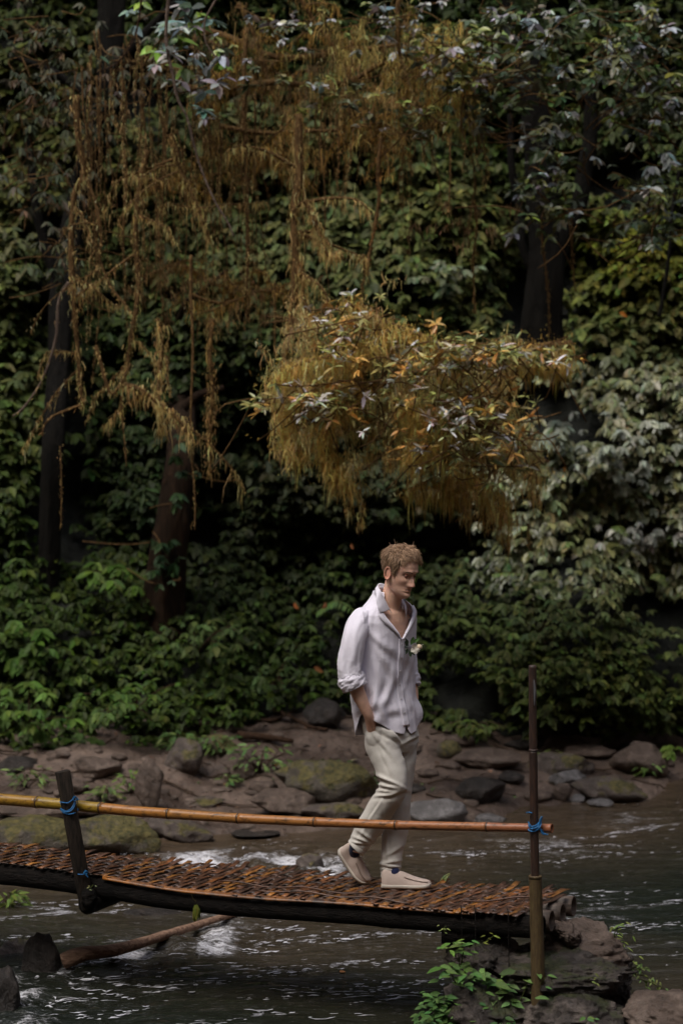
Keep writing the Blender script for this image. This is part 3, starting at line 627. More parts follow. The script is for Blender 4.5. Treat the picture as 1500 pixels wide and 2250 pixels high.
for k in range(len(nodes) - 1):
    a, b = nodes[k] + 1, nodes[k + 1] - 1; uu = np.linspace(a, b, 26); pr = [rail(u) for u in uu]; pts = np.array([p for p, _ in pr]); rr = np.array([q for _, q in pr])
    f = (uu - a) / (b - a); rr = rr * (1 + .07 * np.exp(-(f / .03) ** 2) + .09 * np.exp(-((1 - f) / .035) ** 2) - .02 * np.sin(np.pi * f))
    last = k == len(nodes) - 2; V, Fc = tube(pts, rr, 18, caps=not last); Fc = list(Fc)
    if last:
        n = 18; e = V[25 * n:]; cc = pts[-1]; d = nrm(pts[-1] - pts[-2]); V = np.concatenate([V, cc + (e - cc) * .8, cc + (e - cc) * .78 - d * .09]); bb = 26 * n
        Fc += [np.array([[25 * n + q, 25 * n + (q + 1) % n, bb + (q + 1) % n, bb + q] for q in range(n)]), np.array([[bb + q, bb + (q + 1) % n, bb + n + (q + 1) % n, bb + n + q] for q in range(n)]), np.array([[bb + n + q for q in range(n)]])]
    o = adopt(mesh('internode', V, Fc, M['rail']), hr); o.color = (*cols[k], 1)
    if k < len(nodes) - 2:
        p, q = rail(nodes[k + 1]); d = nrm(rail(nodes[k + 1] + 2)[0] - p); V, Fc = tube([p - d * .007, p - d * .002, p + d * .003, p + d * .007], [q * 1.02, q * 1.14, q * 1.1, q], 18)
        o = adopt(mesh('node', V, Fc, M['rail']), hr); o.color = (.05, .028, .015, 1)
# blue rope lashings
def _rope(t, b, N):
    n1 = tex(t, N, coords(t, N), 220, 2); t.links.new(ramp(t, N, n1, [(.3, (.005, .07, .20)), (.7, (.02, .20, .48))]), b.inputs['Base Color']); b.inputs['Roughness'].default_value = .5
M['rope'] = mat('blue_nylon_rope', _rope)
def rope(curves, label, rad=.0032):
    acc = Acc()
    for c in curves:
        p = smooth_path(c, 10 * len(c)); V, Fc = tube(p, rad, 7); acc.add(V, Fc)
    tag(acc.build('blue_rope', M['rope']), label, 'rope', 'blue rope lashings')
def q(u, v, Y, dy): return P(u, v, Y + dy)
f_ = -.042
rope([[q(132, 1762, Yl, .02), q(137, 1763, Yl, f_), q(150, 1764, Yl, f_), q(160, 1757, Yl, f_), q(166, 1752, Yl, 0), q(170, 1762, Yl, .06), q(160, 1790, Yl, .09), q(140, 1776, Yl, .06), q(134, 1766, Yl, 0)],
      [q(134, 1776, Yl, .02), q(140, 1780, Yl, f_), q(148, 1782, Yl, f_), q(158, 1775, Yl, f_), q(165, 1762, Yl, -.02), q(168, 1756, Yl, .0)],
      [q(134, 1779, Yl, .02), q(141, 1786, Yl, f_), q(152, 1789, Yl, f_), q(162, 1787, Yl, f_), q(170, 1783, Yl, .02), q(172, 1774, Yl, .06)],
      [q(134, 1777, Yl, .02), q(141, 1783, Yl, f_ - .003), q(150, 1784, Yl, f_ - .003), q(160, 1778, Yl, f_), q(167, 1764, Yl, -.02)],
      [q(160, 1755, Yl, -.03), q(165, 1750, Yl, -.035), q(170, 1755, Yl, -.02), q(165, 1760, Yl, -.03), q(161, 1756, Yl, -.035), q(168, 1752, Yl, -.02), q(173, 1758, Yl, -.02)]],
     'blue rope lashing the handrail to the leaning wooden post')
rope([[q(166, 1919, Yl, .03), q(172, 1921, Yl, f_), q(184, 1921, Yl, f_), q(190, 1916, Yl, -.03), q(196, 1920, Yl, .02)], [q(184, 1918, Yl, -.04), q(189, 1913, Yl, -.045), q(193, 1917, Yl, -.04), q(189, 1922, Yl, -.04), q(185, 1917, Yl, -.045), q(194, 1928, Yl, -.04)]],
     'blue rope knotted round the foot of the leaning wooden post')
g_ = -.026
rope([[q(1160, 1822, Yr, .01), q(1163, 1826, Yr, g_), q(1175, 1826, Yr, g_), q(1184, 1818, Yr, g_), q(1188, 1808, Yr, -.01), q(1187, 1797, Yr, 0)],
      [q(1160, 1812, Yr, .01), q(1164, 1816, Yr, g_), q(1176, 1814, Yr, g_), q(1184, 1807, Yr, -.01), q(1187, 1800, Yr, .02)],
      [q(1160, 1806, Yr, .0), q(1163, 1812, Yr, g_), q(1172, 1821, Yr, g_), q(1182, 1822, Yr, -.02), q(1190, 1824, Yr, .0), q(1194, 1832, Yr, 0), q(1203, 1834, Yr, -.01)],
      [q(1161, 1816, Yr, .01), q(1166, 1821, Yr, g_ - .003), q(1178, 1818, Yr, g_ - .003), q(1186, 1808, Yr, -.01), q(1190, 1795, Yr, -.01), q(1186, 1800, Yr, -.02), q(1184, 1812, Yr, -.02)],
      [q(1184, 1812, Yr, -.02), q(1188, 1826, Yr, -.02), q(1192, 1833, Yr, -.02), q(1198, 1832, Yr, -.01)],
      [q(1156, 1786, Yr, .0), q(1162, 1785, Yr, -.024), q(1168, 1787, Yr, -.024)]],
     'blue rope binding the handrail end to the tall bamboo post', .0036)

# ================================================================= STONE PIER under the bridge end
pier = root_at('stone_pier', P(1200, 2280, 12.45), 'rough dark rock pier with grey-brown top carrying the bridge end', 'rock')
def chunk(seed, u, v, Y, wu, hv, dm, m='rock_pier', cuts=8, rough=.16, name='pier_stone', tilt=0, sub=5):
    V, Fc = rock_shape(seed, sub, cuts, rough); V = V / (V.max(0) - V.min(0)) * 2; V = V - (V.max(0) + V.min(0)) / 2
    V = V + nrm(V) * (.13 * np.abs(fbm(V * [1, 1, 2.2], 3.0, seed, 4)))[:, None] + nrm(V) * (.03 * fbm(V, 9, seed, 2))[:, None]
    s = Y / F; V = V * np.array([wu * s / 2, dm / 2, hv * s / 2]); c, s_ = math.cos(tilt), math.sin(tilt)
    V = np.stack([V[:, 0] * c + V[:, 2] * s_, V[:, 1], -V[:, 0] * s_ + V[:, 2] * c], -1) + P(u, v, Y)
    return adopt(mesh(name, V, Fc, M[m]), pier)
chunk(101, 1195, 2190, 12.75, 330, 240, .75)
chunk(102, 1265, 2085, 12.85, 230, 130, .55, tilt=.10, cuts=9, m='rock_brown')
chunk(103, 1065, 2105, 12.75, 170, 120, .5)
chunk(104, 1235, 2150, 12.55, 300, 90, .45, cuts=10, rough=.2)
chunk(105, 1240, 2240, 12.4, 300, 130, .5, cuts=8)
chunk(106, 1080, 2210, 12.5, 250, 150, .55)
chunk(107, 1340, 2155, 12.75, 110, 140, .4, rough=.2)
chunk(108, 1235, 2045, 12.8, 90, 50, .35, rough=.2, tilt=.3, m='rock_brown')
o = chunk(111, 1470, 2225, 12.4, 210, 110, .7, m='rock_brown', cuts=9, rough=.07, name='flat_rock'); o.parent = None; o.matrix_parent_inverse = Matrix.Identity(4)
tag(o, 'flat brown-grey rock at the bottom right corner beside the pier', 'rock')
# ================================================================= THE MAN
YP = 13.25
SPX = YP / F                                   # metres per photograph pixel at his distance
def J(u, v, dy=0.): return P(u, v, YP + dy)
def fwd_of(a): return np.array([math.cos(a), -math.sin(a), 0.])
TA = R(45); TF = fwd_of(TA); TL = np.array([math.sin(TA), math.cos(TA), 0.])      # torso forward / left
def remesh(name, acc_list, voxel, m, parent, smooth_it=2, tint=None):
    a = Acc()
    for V, Fc in acc_list: a.add(V, Fc)
    o = a.build(name, m); md = o.modifiers.new('r', 'REMESH'); md.mode = 'VOXEL'; md.voxel_size = voxel; md.use_smooth_shade = True
    if smooth_it: s = o.modifiers.new('s', 'SMOOTH'); s.iterations = smooth_it; s.factor = .5
    dg = bpy.context.evaluated_depsgraph_get(); me = bpy.data.meshes.new_from_object(o.evaluated_get(dg)); me.name = name
    V = np.zeros(len(me.vertices) * 3, np.float32); me.vertices.foreach_get('co', V); V = V.reshape(-1, 3)
    N_ = np.zeros(len(me.vertices) * 3, np.float32); me.vertices.foreach_get('normal', N_); N_ = N_.reshape(-1, 3)
    Fq = [list(p.vertices) for p in me.polygons]; F4 = np.array([f for f in Fq if len(f) == 4]); F3 = [f for f in Fq if len(f) == 3]
    old = o.data; bpy.data.objects.remove(o); bpy.data.meshes.remove(old); bpy.data.meshes.remove(me)
    Fs = [F4] + ([np.array(F3)] if F3 else [])
    return V.astype(float), N_.astype(float), Fs
def loft(rings, n=28, sub=6, caps=True):
    """rings: (centre xyz, half width a along image side axis, half depth b), planes follow the centreline"""
    C = np.array([r[0] for r in rings], float); ab = np.array([[r[1], r[2]] for r in rings], float)
    m = (len(rings) - 1) * sub + 1
    C = smooth_path(C, m); ab = smooth_path(np.c_[ab, ab[:, :1]], m)[:, :2]
    t = nrm(np.gradient(C, axis=0)); yv = np.array([0, 1., 0]); wv_ = nrm(yv - t * (t @ yv)[:, None]); s = np.cross(wv_, t)
    ph = np.linspace(0, 2 * np.pi, n, endpoint=False)
    V = C[:, None] + ab[:, :1, None] * np.cos(ph)[None, :, None] * s[:, None] + ab[:, 1:, None] * np.sin(ph)[None, :, None] * wv_[:, None]
    Fs = [grid_f(m, n, True)]
    if caps: Fs += [np.array([list(range(n))[::-1]]), np.array([[(m - 1) * n + k for k in range(n)]])]
    return V.reshape(-1, 3), Fs
def ell(c, f, l, u, rf, rl, ru, sub=3):
    V, Fc = ICO[sub]; return np.asarray(c) + V[:, :1] * f * rf + V[:, 1:2] * l * rl + V[:, 2:] * u * ru, Fc
man = root_at('person', J(850, 1948), 'young man in loose white shirt and light trousers walking with hands in his pockets', 'person')

# ---- head, in its own frame
HA, HP = R(41), R(15)
hf = np.array([math.cos(HA) * math.cos(HP), -math.sin(HA) * math.cos(HP), -math.sin(HP)])
hl = np.array([math.sin(HA), math.cos(HA), 0.]); hl = nrm(hl + np.array([0, 0, -.05])); hu = np.cross(hf, hl)
hf = nrm(np.cross(hl, hu))
HS = 1.06
HO = J(877, 1254, -.06)
def H(f, l, u):
    f, l, u = np.broadcast_arrays(np.asarray(f, float), np.asarray(l, float), np.asarray(u, float))
    return HO + HS * (f[..., None] * hf + l[..., None] * hl + u[..., None] * hu)
hs_ = np.array([-.135, -.126, -.118, -.11, -.10, -.09, -.07, -.05, -.03, 0, .025, .05, .08, .1, .112, .120])
fr_ = np.array([.060, .078, .088, .0935, .0955, .0945, .0935, .0935, .092, .091, .096, .093, .075, .05, .03, .002])
bk_ = np.array([.020, .012, .00, -.01, -.02, -.02, -.015, .005, .045, .088, .1, .102, .092, .07, .045, .0])      # how far behind the axis
hw_ = np.array([.006, .021, .030, .037, .044, .049, .056, .062, .067, .072, .075, .075, .064, .046, .03, .0])
bk_[:8] = np.array([-.045, -.03, -.012, .0, .012, .02, .03, .045])
nh, na = 110, 120
hh = np.linspace(-.135, .120, nh); th_ = np.linspace(-np.pi, np.pi, na, endpoint=False)
def ipc(x): 
    k = np.ones(5) / 5; y = np.interp(hh, hs_, x); yp = np.pad(y, 2, mode='edge'); return np.convolve(yp, k, 'valid')
FR, BK, HWd = ipc(fr_), ipc(bk_), ipc(hw_)
c_, s_ = np.cos(th_), np.sin(th_); e = 2.25
cc = np.sign(c_) * np.abs(c_) ** (2 / e); ss = np.sign(s_) * np.abs(s_) ** (2 / e)
Lh = HWd[:, None] * ss[None]; Fh = np.where(c_[None] > 0, FR[:, None] * np.abs(cc)[None], -BK[:, None] * np.abs(cc)[None])
Uh = np.broadcast_to(hh[:, None], Lh.shape).copy()
front = (c_[None] > .1) * 1.
G = lambda x, m_, s: np.exp(-.5 * ((x - m_) / s) ** 2)
al = np.abs(Lh)
Fh = Fh + front * (
    + .0085 * G(Uh, .021, .008) * G(al, .026, .018)                       # brow
    - .0135 * G(Uh, -.001, .0105) * G(al, .031, .0125)                     # eye sockets
    - .005 * G(Uh, .004, .010) * G(al, 0, .010)                            # root of nose
    + .006 * G(Uh, -.030, .014) * G(al, .045, .014)                        # cheekbones
    - .004 * G(Uh, -.06, .015) * G(al, .040, .012)                         # hollow cheeks
    + .0045 * G(Uh, -.0690, .0045) * G(al, 0, .020)                        # upper lip
    + .0050 * G(Uh, -.0805, .0045) * G(al, 0, .018)                        # lower lip
    - .0055 * G(Uh, -.0748, .0022) * G(al, 0, .022)                        # mouth line
    - .0045 * G(Uh, -.0905, .005) * G(al, 0, .02)
    + .007 * G(Uh, -.108, .010) * G(al, 0, .018))
nose_h = np.interp(Uh, [-.062, -.055, -.048, -.040, -.02, .002, .016], [0, .016, .026, .025, .016, .007, 0])
nose_w = np.interp(Uh, [-.06, -.048, -.035, -.01, .01], [.0135, .0135, .0105, .0075, .0075])
Fh = Fh + front * nose_h * np.exp(-.5 * (Lh / nose_w) ** 2)
Fh = Fh + front * .008 * G(Uh, -.050, .006) * G(al, .0135, .0045)         # nostril wings
HV = H(Fh, Lh, Uh).reshape(-1, 3)
headF = [grid_f(nh, na, True), np.array([list(range(na))[::-1]]), np.array([[(nh - 1) * na + k for k in range(na)]])]
# ears
def ear(sgn):
    k = np.linspace(0, 2 * np.pi, 26); ef = -.008 - .016 * np.cos(k) * 1.0 - .004 * np.sin(k); eu = -.014 + .031 * np.sin(k); el = .072 + .010 * (np.cos(k) * .5 + .5) + .005
    rim = H(ef, sgn * el, eu); V1, F1 = tube(rim, .0042, 8, caps=False)
    base, Fb = ell(H(-.008, sgn * .074, -.014), hf, hl, hu, .0155 * HS, .006, .030 * HS)
    lobe, Fl = ell(H(-.001, sgn * .075, -.043), hf, hl, hu, .009, .005, .009)
    trag, Ft = ell(H(.006, sgn * .074, -.018), hf, hl, hu, .005, .006, .007)
    return [(V1, F1), (base, Fb), (lobe, Fl), (trag, Ft)]
parts_ = [(HV, headF)] + ear(-1) + ear(1)
# neck, chest, arms, hands, legs - one body
nk = [(J(852, 1350, .0), .075, .075), (J(856, 1330, -.01), .062, .060), (J(861, 1308, -.025), .0555, .056), (J(866, 1285, -.035), .054, .055), (J(870, 1268, -.045), .050, .052)]
parts_.append(loft(nk))
def torso_ring(v, A, B, u, dy):
    ph = np.linspace(0, 2 * np.pi, 28, endpoint=False); return J(u, v, dy) + A * np.sin(ph)[:, None] * TL + B * np.cos(ph)[:, None] * TF
TR = [(1332, .075, .062, 852, -.0), (1345, .12, .078, 852, -.0), (1362, .145, .088, 851, 0), (1400, .150, .096, 849, 0), (1450, .145, .09, 847, 0), (1500, .135, .088, 848, 0), (1550, .135, .085, 853, 0), (1600, .145, .095, 858, 0), (1630, .12, .085, 860, 0)]
V = np.concatenate([torso_ring(*r) for r in TR]); n = 28
parts_.append((V, [grid_f(len(TR), n, True), np.array([list(range(n))]), np.array([[(len(TR) - 1) * n + k for k in range(n)][::-1]])]))
px = lambda a: a * SPX
armR = [(J(799, 1370, -.12), .043, .045), (J(780, 1400, -.17), .043, .045), (J(771, 1440, -.195), .042, .044), (J(769, 1478, -.20), .042, .044), (J(779, 1505, -.205), .042, .044),
        (J(790, 1530, -.205), .038, .040), (J(802, 1556, -.20), .031, .034), (J(810, 1574, -.19), .0265, .030), (J(814, 1588, -.165), .029, .032), (J(819, 1612, -.125), .028, .038), (J(822, 1628, -.105), .018, .034)]
parts_.append(loft(armR))
armL = [(J(886, 1358, .11), .040, .045), (J(890, 1390, .14), .036, .042), (J(894, 1440, .15), .034, .042), (J(900, 1490, .13), .034, .040), (J(905, 1520, .10), .034, .036),
        (J(907, 1550, .06), .028, .03), (J(906, 1575, .04), .028, .03), (J(904, 1600, .02), .026, .036), (J(903, 1616, .01), .015, .03)]
parts_.append(loft(armL))
def fingers(c, axis, side, s, curl, L=(.055, .068, .073, .067)):           # four fingers and a thumb from the palm
    out = []
    for k in range(4):
        o = c + side * (k - 1.5) * .017; ln = L[k] * .95
        p = [o - axis * .02, o, o + axis * ln * .45 + curl * .004, o + axis * ln * .75 + curl * .014, o + axis * ln * .95 + curl * .024]
        out.append(tube(smooth_path(p, 14), np.linspace(.0088, .0066, 14), 8))
    o = c - side * .03 - axis * .055; p = [o, o - side * .016 + axis * .02 + curl * .01, o - side * .018 + axis * .045 + curl * .02, o - side * .010 + axis * .065 + curl * .026]
    out.append(tube(smooth_path(p, 12), np.linspace(.011, .008, 12), 8)); return out
parts_ += fingers(J(822, 1628, -.105), nrm(J(826, 1660, -.10) - J(819, 1612, -.12)), nrm(np.array([-.2, -1, 0])), 1, np.array([.3, .5, 0]))
parts_ += fingers(J(903, 1616, .01), nrm(np.array([-.05, -.1, -1])), nrm(np.array([.3, -1, 0])), 1, np.array([-.5, .2, 0]))
legR = [(J(838, 1600, -.05), .078, .085), (J(848, 1640, -.08), .070, .075), (J(860, 1680, -.12), .06, .065), (J(868, 1722, -.15), .05, .055), (J(855, 1755, -.12), .048, .05), (J(828, 1800, -.07), .044, .046), (J(800, 1838, -.03), .026, .028), (J(786, 1858, -.02), .022, .024), (J(780, 1872, -.02), .022, .024)]
parts_.append(loft(legR))
legL = [(J(880, 1600, .04), .078, .085), (J(885, 1660, .03), .066, .07), (J(880, 1725, .01), .05, .052), (J(872, 1790, .0), .046, .048), (J(862, 1860, -.01), .028, .030), (J(857, 1910, -.01), .024, .026), (J(856, 1930, -.01), .022, .022)]
parts_.append(loft(legL))
# feet inside the shoes
def deckY(u, v):
    Y = YP
    for _ in range(20):
        p = P(u, v, Y); w0 = (Y - deck(u, 0)[1]) / (deck(u, 1)[1] - deck(u, 0)[1]); z = deck(u, np.clip(w0, 0, 1))[2] + .019
        Y += (p[2] - z) / ta(v) * .9
    return Y
hB = P(838, 1950, deckY(838, 1950)); tB = P(934, 1950, deckY(934, 1950))       # left (front) foot: heel and toe on the deck
tR_ = P(806, 1941, deckY(806, 1941)); hR_ = P(745, 1866, tR_[1] + .02)         # right foot: toe down, heel raised
d_ = tB - hB; d_[2] = 0; k = .30 / np.linalg.norm(d_); d_ = nrm(d_)
print('foot len', np.linalg.norm(tB - hB), np.linalg.norm(tR_ - hR_), 'Y', hB[1], tR_[1])
def sm(x, a, b): return float(np.clip((x - a) / (b - a), 0, 1))
SHOE_T = np.array([0, .06, .15, .25, .34, .42, .55, .68, .80, .90, .96, 1.0])
SHOE_W = np.array([.016, .029, .033, .034, .034, .036, .041, .0465, .045, .038, .028, .012])
SHOE_HF = np.array([.070, .088, .086, .080, .076, .076, .060, .046, .036, .029, .023, .014])
SHOE_HN = np.array([.072, .096, .080, .060, .062, .088, .076, .058, .046, .036, .028, .016])
def shoe(heel, toe, upv, bend, name_i, socktop):
    SHOE_H = SHOE_HN if name_i == 'r' else SHOE_HF
    ln = np.linalg.norm(toe - heel); d = nrm(toe - heel); side = nrm(np.cross(upv, d)); up = np.cross(d, side)
    t = np.linspace(0, 1, 34); W_ = np.interp(t, SHOE_T, SHOE_W) ; Hh = np.interp(t, SHOE_T, SHOE_H)
    kk = np.ones(3) / 3; W_ = np.r_[W_[0], np.convolve(W_, kk, 'valid'), W_[-1]]; Hh = np.r_[Hh[0], np.convolve(Hh, kk, 'valid'), Hh[-1]]
    def cl(t_): return heel + d * ln * t_ + up * (-bend * 4 * t_ * (1 - t_) * (t_ > 0) + .006 * np.clip((t_ - .8) / .2, 0, 1) ** 2)
    n = 30; ph = np.linspace(0, 2 * np.pi, n, endpoint=False); rows, rs, re_ = [], [], []
    for i, tt in enumerate(t):
        c = cl(tt) + up * .016; x = np.cos(ph); y = np.sin(ph)
        xx = np.sign(x) * np.abs(x) ** .75 * W_[i]; yy = np.where(y > 0, np.abs(y) ** .85 * Hh[i], -np.abs(y) ** .3 * .006)
        xx = xx * (1 - .25 * np.clip(yy / max(Hh[i], 1e-4), 0, 1) * (1 if tt < .5 else 1.3))
        rows.append(c + xx[:, None] * side + yy[:, None] * up)
    V = np.concatenate(rows); F_ = [grid_f(len(t), n, True), np.array([list(range(n))[::-1]]), np.array([[(len(t) - 1) * n + k for k in range(n)]])]
    sh = adopt(mesh('shoe', V, F_, M['suede']), man)
    # sole: slab following the outline
    tt = np.linspace(-.012, 1.012, 40); rows = []
    for q_ in tt:
        wq = (np.interp(np.clip(q_, 0, 1), SHOE_T, SHOE_W) + .0035) * (1 if 0 < q_ < 1 else .55); c = cl(np.clip(q_, 0, 1)) + d * ln * (q_ - np.clip(q_, 0, 1))
        prof = [(-.94, 0), (-1, .008), (-1, .018), (-.9, .0215), (.9, .0215), (1, .018), (1, .008), (.94, 0)]
        rows.append(np.array([c + side * a * wq + up * b for a, b in prof]))
    V = np.concatenate(rows); so_ = mesh('sole', V, [grid_f(40, 8, True), np.array([list(range(8))[::-1]]), np.array([[39 * 8 + k for k in range(8)]])], M['sole']); so_.parent = sh
    # raised apron seam along the toe and the opening's dark rim
    q_ = np.linspace(.46, .93, 24); sl = []
    for sg in (-1, 1):
        w_ = np.interp(q_, SHOE_T, SHOE_W); h_ = np.interp(q_, SHOE_T, SHOE_H); sl.append(np.array([cl(a) + side * sg * w0 * .74 + up * (.016 + h0 * .68) for a, w0, h0 in zip(q_, w_, h_)]))
    pth = np.concatenate([sl[0], [(sl[0][-1] + sl[1][-1]) / 2 + d * .012 - up * .001], sl[1][::-1]]); V, Fc = tube(smooth_path(pth, 60), .0019, 6)
    se = mesh('seam', V, Fc, M['suede_dark']); se.parent = sh
    ank = cl(.20) + up * .07
    V, Fc = loft([(cl(.25) + up * .05, .030, .017), (cl(.25) + up * .085, .034, .019 if name_i == 'l' else .024), (.5 * (ank + up * .03) + .5 * socktop, .036, .028), (socktop, .036, .034)], 24)
    sk = adopt(mesh('sock', V, Fc, M['sock']), man)
    # opening rim
    return sh
    k = np.linspace(0, 2 * np.pi, 30); rim = np.array([cl(.25 + .20 * math.cos(a)) + side * .030 * math.sin(a) * (1 - .15 * math.cos(a)) + up * (.093 + .004 * math.cos(a) - (.012 if abs(math.sin(a)) > .5 else .0) * abs(math.sin(a))) for a in k])
    V, Fc = tube(rim, .0035, 6, caps=False); ri = mesh('collar_rim', V, Fc, M['suede']); ri.parent = sh
    return sh
def cloth(name, c1, c2, ws, strength, rough=.85):
    def f(t, b, N):
        v = coords(t, N); n1 = tex(t, N, v, 11, 3, .5, .8); n2_ = tex(t, N, v, ws, 2, .5); n3 = tex(t, N, coords(t, N, (1, 1, 6)), 90, 2)
        c = mixc(t, N, n2_, c1, c2); t.links.new(c, b.inputs['Base Color']); b.inputs['Roughness'].default_value = rough
        b.inputs['Specular IOR Level'].default_value = .25
        if 'Sheen Weight' in b.inputs.keys(): b.inputs['Sheen Weight'].default_value = .15
        p = bump(t, N, b, n3, .25, .002); bump(t, N, b, n1, strength, .02, p)
    return mat(name, f)
M['shirt'] = cloth('white_linen', (.76, .73, .84), (.86, .83, .92), 160, .18)
M['trousers'] = cloth('stone_cotton', (.54, .515, .47), (.65, .62, .57), 120, .22)
M['suede'] = cloth('beige_suede', (.50, .40, .345), (.60, .49, .43), 200, .05)
M['suede_dark'] = cloth('beige_suede_seam', (.22, .16, .125), (.26, .19, .15), 200, .05)
M['sole'] = cloth('off_white_rubber', (.52, .47, .40), (.60, .55, .48), 60, .05, .6)
M['sock'] = cloth('navy_sock', (.008, .012, .045), (.014, .02, .07), 200, .1)
def _skin(t, b, N):
    v = coords(t, N); n1 = tex(t, N, v, 35, 3, .6); c = attr(t, N)
    c = mixc(t, N, 1., c, ramp(t, N, n1, [(.3, (.88, .86, .86)), (.7, (1.1, 1.1, 1.1))]), 'MULTIPLY')
    t.links.new(c, b.inputs['Base Color']); b.inputs['Roughness'].default_value = .48
    b.inputs['Subsurface Weight'].default_value = .12; b.inputs['Subsurface Radius'].default_value = (.012, .004, .002); b.inputs['Subsurface Scale'].default_value = .6
    bump(t, N, b, tex(t, N, v, 300, 2), .08, .002)
M['skin'] = mat('skin', _skin)
# ---- build the body
V, Nn, Fs = remesh('body', parts_, .0031, None, None, 2)
rel = (V - HO) / HS; f_l = np.stack([rel @ hf, rel @ hl, rel @ hu], -1)
skin = np.tile(np.array([.80, .50, .37]), (len(V), 1)); red = np.array([.46, .16, .11])
def tintw(w_, col): 
    global skin
    skin = skin * (1 - w_[:, None]) + np.array(col) * w_[:, None]
fa = f_l[:, 0]; lat = np.abs(f_l[:, 1]); upc = f_l[:, 2]; ff = (fa > .03)
tintw(ff * G(upc, -.042, .016) * G(lat, .042, .016) * .35, (.50, .20, .13))
tintw((fa > .10) * G(upc, -.046, .012) * .4, (.52, .20, .14))
tintw(ff * np.clip(G(upc, -.0748, .005) * 1.2, 0, 1) * np.clip((.026 - lat) / .008, 0, 1) * .35, (.60, .27, .21))
tintw(ff * G(upc, -.0748, .0016) * np.clip((.027 - lat) / .006, 0, 1) * .6, (.14, .05, .04))
tintw((fa > .0) * (upc < -.084) * (np.abs(upc + .0748) > .008) * .14 * (upc > -.14), (.36, .24, .17))      # stubble
tintw((lat > .072) * (np.abs(fa) < .04) * (upc < .03) * (upc > -.06) * .5, (.55, .19, .12))        # ears
tintw(ff * G(upc, .001, .010) * G(lat, .031, .014) * .35, (.34, .15, .10))
body = adopt(mesh('body', V, Fs, M['skin'], tint=skin), man)
print('body verts', len(V))
# eyes, lids, brows
def _eye(t, b, N):
    t.links.new(attr(t, N), b.inputs['Base Color']); b.inputs['Roughness'].default_value = .12
M['eye'] = mat('eye', _eye); M['hair'] = None
gaze = nrm(hf * .93 + hl * -.08 + hu * -.22)
for sg in (-1, 1):
    ec = H(.0725, sg * .0315, -.001); V, Fc = ICO[4]; c = V @ gaze
    col = np.where((c > .965)[:, None], (.01, .01, .01), np.where((c > .86)[:, None], (.07, .10, .11), (.34, .30, .28)))
    W_ = ec + V * .0122 * HS; eb = adopt(mesh('eyeball', W_, Fc, M['eye'], tint=col), man)
    # eyelids: skin shells round the ball, open a slit
    al_ = np.linspace(-1.25, 1.25, 18)
    for nm, e0, e1 in (('upper_eyelid', -.02, 1.35), ('lower_eyelid', -1.2, -.36)):
        el_ = np.linspace(e0, e1, 8); A2, E2 = np.meshgrid(al_, el_)
        E2 = E2 - .28 * (A2 / 1.25) ** 2 * (1 if nm[0] == 'u' else -1) * (np.abs(E2 - (e0 if nm[0] == 'u' else e1)) < .3)
        D = np.cos(E2)[..., None] * (np.cos(A2)[..., None] * hf + np.sin(A2)[..., None] * hl) + np.sin(E2)[..., None] * hu
        adopt(mesh(nm, (ec + D * .0135 * HS).reshape(-1, 3), grid_f(8, 18), M['skin'], tint=np.tile((.40, .19, .13), (144, 1))), man)
def _hair(t, b, N):
    c = attr(t, N); n1 = tex(t, N, coords(t, N), 130, 3)
    c = mixc(t, N, 1., c, ramp(t, N, n1, [(.3, (.7, .68, .65)), (.7, (1.25, 1.22, 1.2))]), 'MULTIPLY')
    t.links.new(c, b.inputs['Base Color']); b.inputs['Roughness'].default_value = .5; b.inputs['Specular IOR Level'].default_value = .5
M['hair'] = mat('hair', _hair)
r_ = np.random.default_rng(31)
acc = Acc()
for sg in (-1, 1):
    for k in range(60):
        q_ = k / 59; l0 = .014 + .036 * q_; u0_ = .0165 + .007 * math.sin(q_ * 2.3) + r_.uniform(-.0018, .0018)
        f0 = .0995 - .0135 * (l0 / .05) ** 2.2 + .002
        p0 = H(f0, sg * l0, u0_); d = nrm(hl * sg * .9 + hu * (.35 - .6 * q_) + hf * (-.1 - .3 * q_)); V, Fc = tube([p0, p0 + d * .005, p0 + d * .009], [.0010, .0009, .0003], 4)
        acc.add(V, Fc, (.11, .065, .035))
adopt(acc.build('eyebrows', M['hair']), man)
# hair: a scalp shell plus many locks
acc = Acc()
def scalp(th, h):
    """point of the skull at azimuth th (0 front, + left) and height h"""
    F0, B0, W0 = np.interp(h, hh, FR), np.interp(h, hh, BK), np.interp(h, hh, HWd); c0, s0 = math.cos(th), math.sin(th)
    cc0 = math.copysign(abs(c0) ** (2 / e), c0); ss0 = math.copysign(abs(s0) ** (2 / e), s0)
    return (F0 * cc0 if c0 > 0 else B0 * cc0), W0 * ss0
def hairline(th):
    a = abs(th); return float(np.interp(a, [0, .45, .85, 1.05, 1.25, 1.5, 1.72, 1.9, 2.2, 3.15], [.090, .088, .082, .064, -.020, .004, .016, -.040, -.078, -.082]))
ths = np.linspace(-np.pi, np.pi, 72, endpoint=False); rows = []
for k in range(16):
    q_ = k / 15; row = []
    for th0 in ths:
        h0 = hairline(th0) + (.119 - hairline(th0)) * q_; f0, l0 = scalp(th0, h0)
        o_ = 1.015 + .03 * min(1, q_ * 3); row.append(H(f0 * o_, l0 * o_, h0))
    rows.append(row)
V = np.array(rows).reshape(-1, 3); acc.add(V, [grid_f(16, 72, True), np.array([[15 * 72 + k for k in range(72)]])], (.17, .10, .058))
N_L = 5600
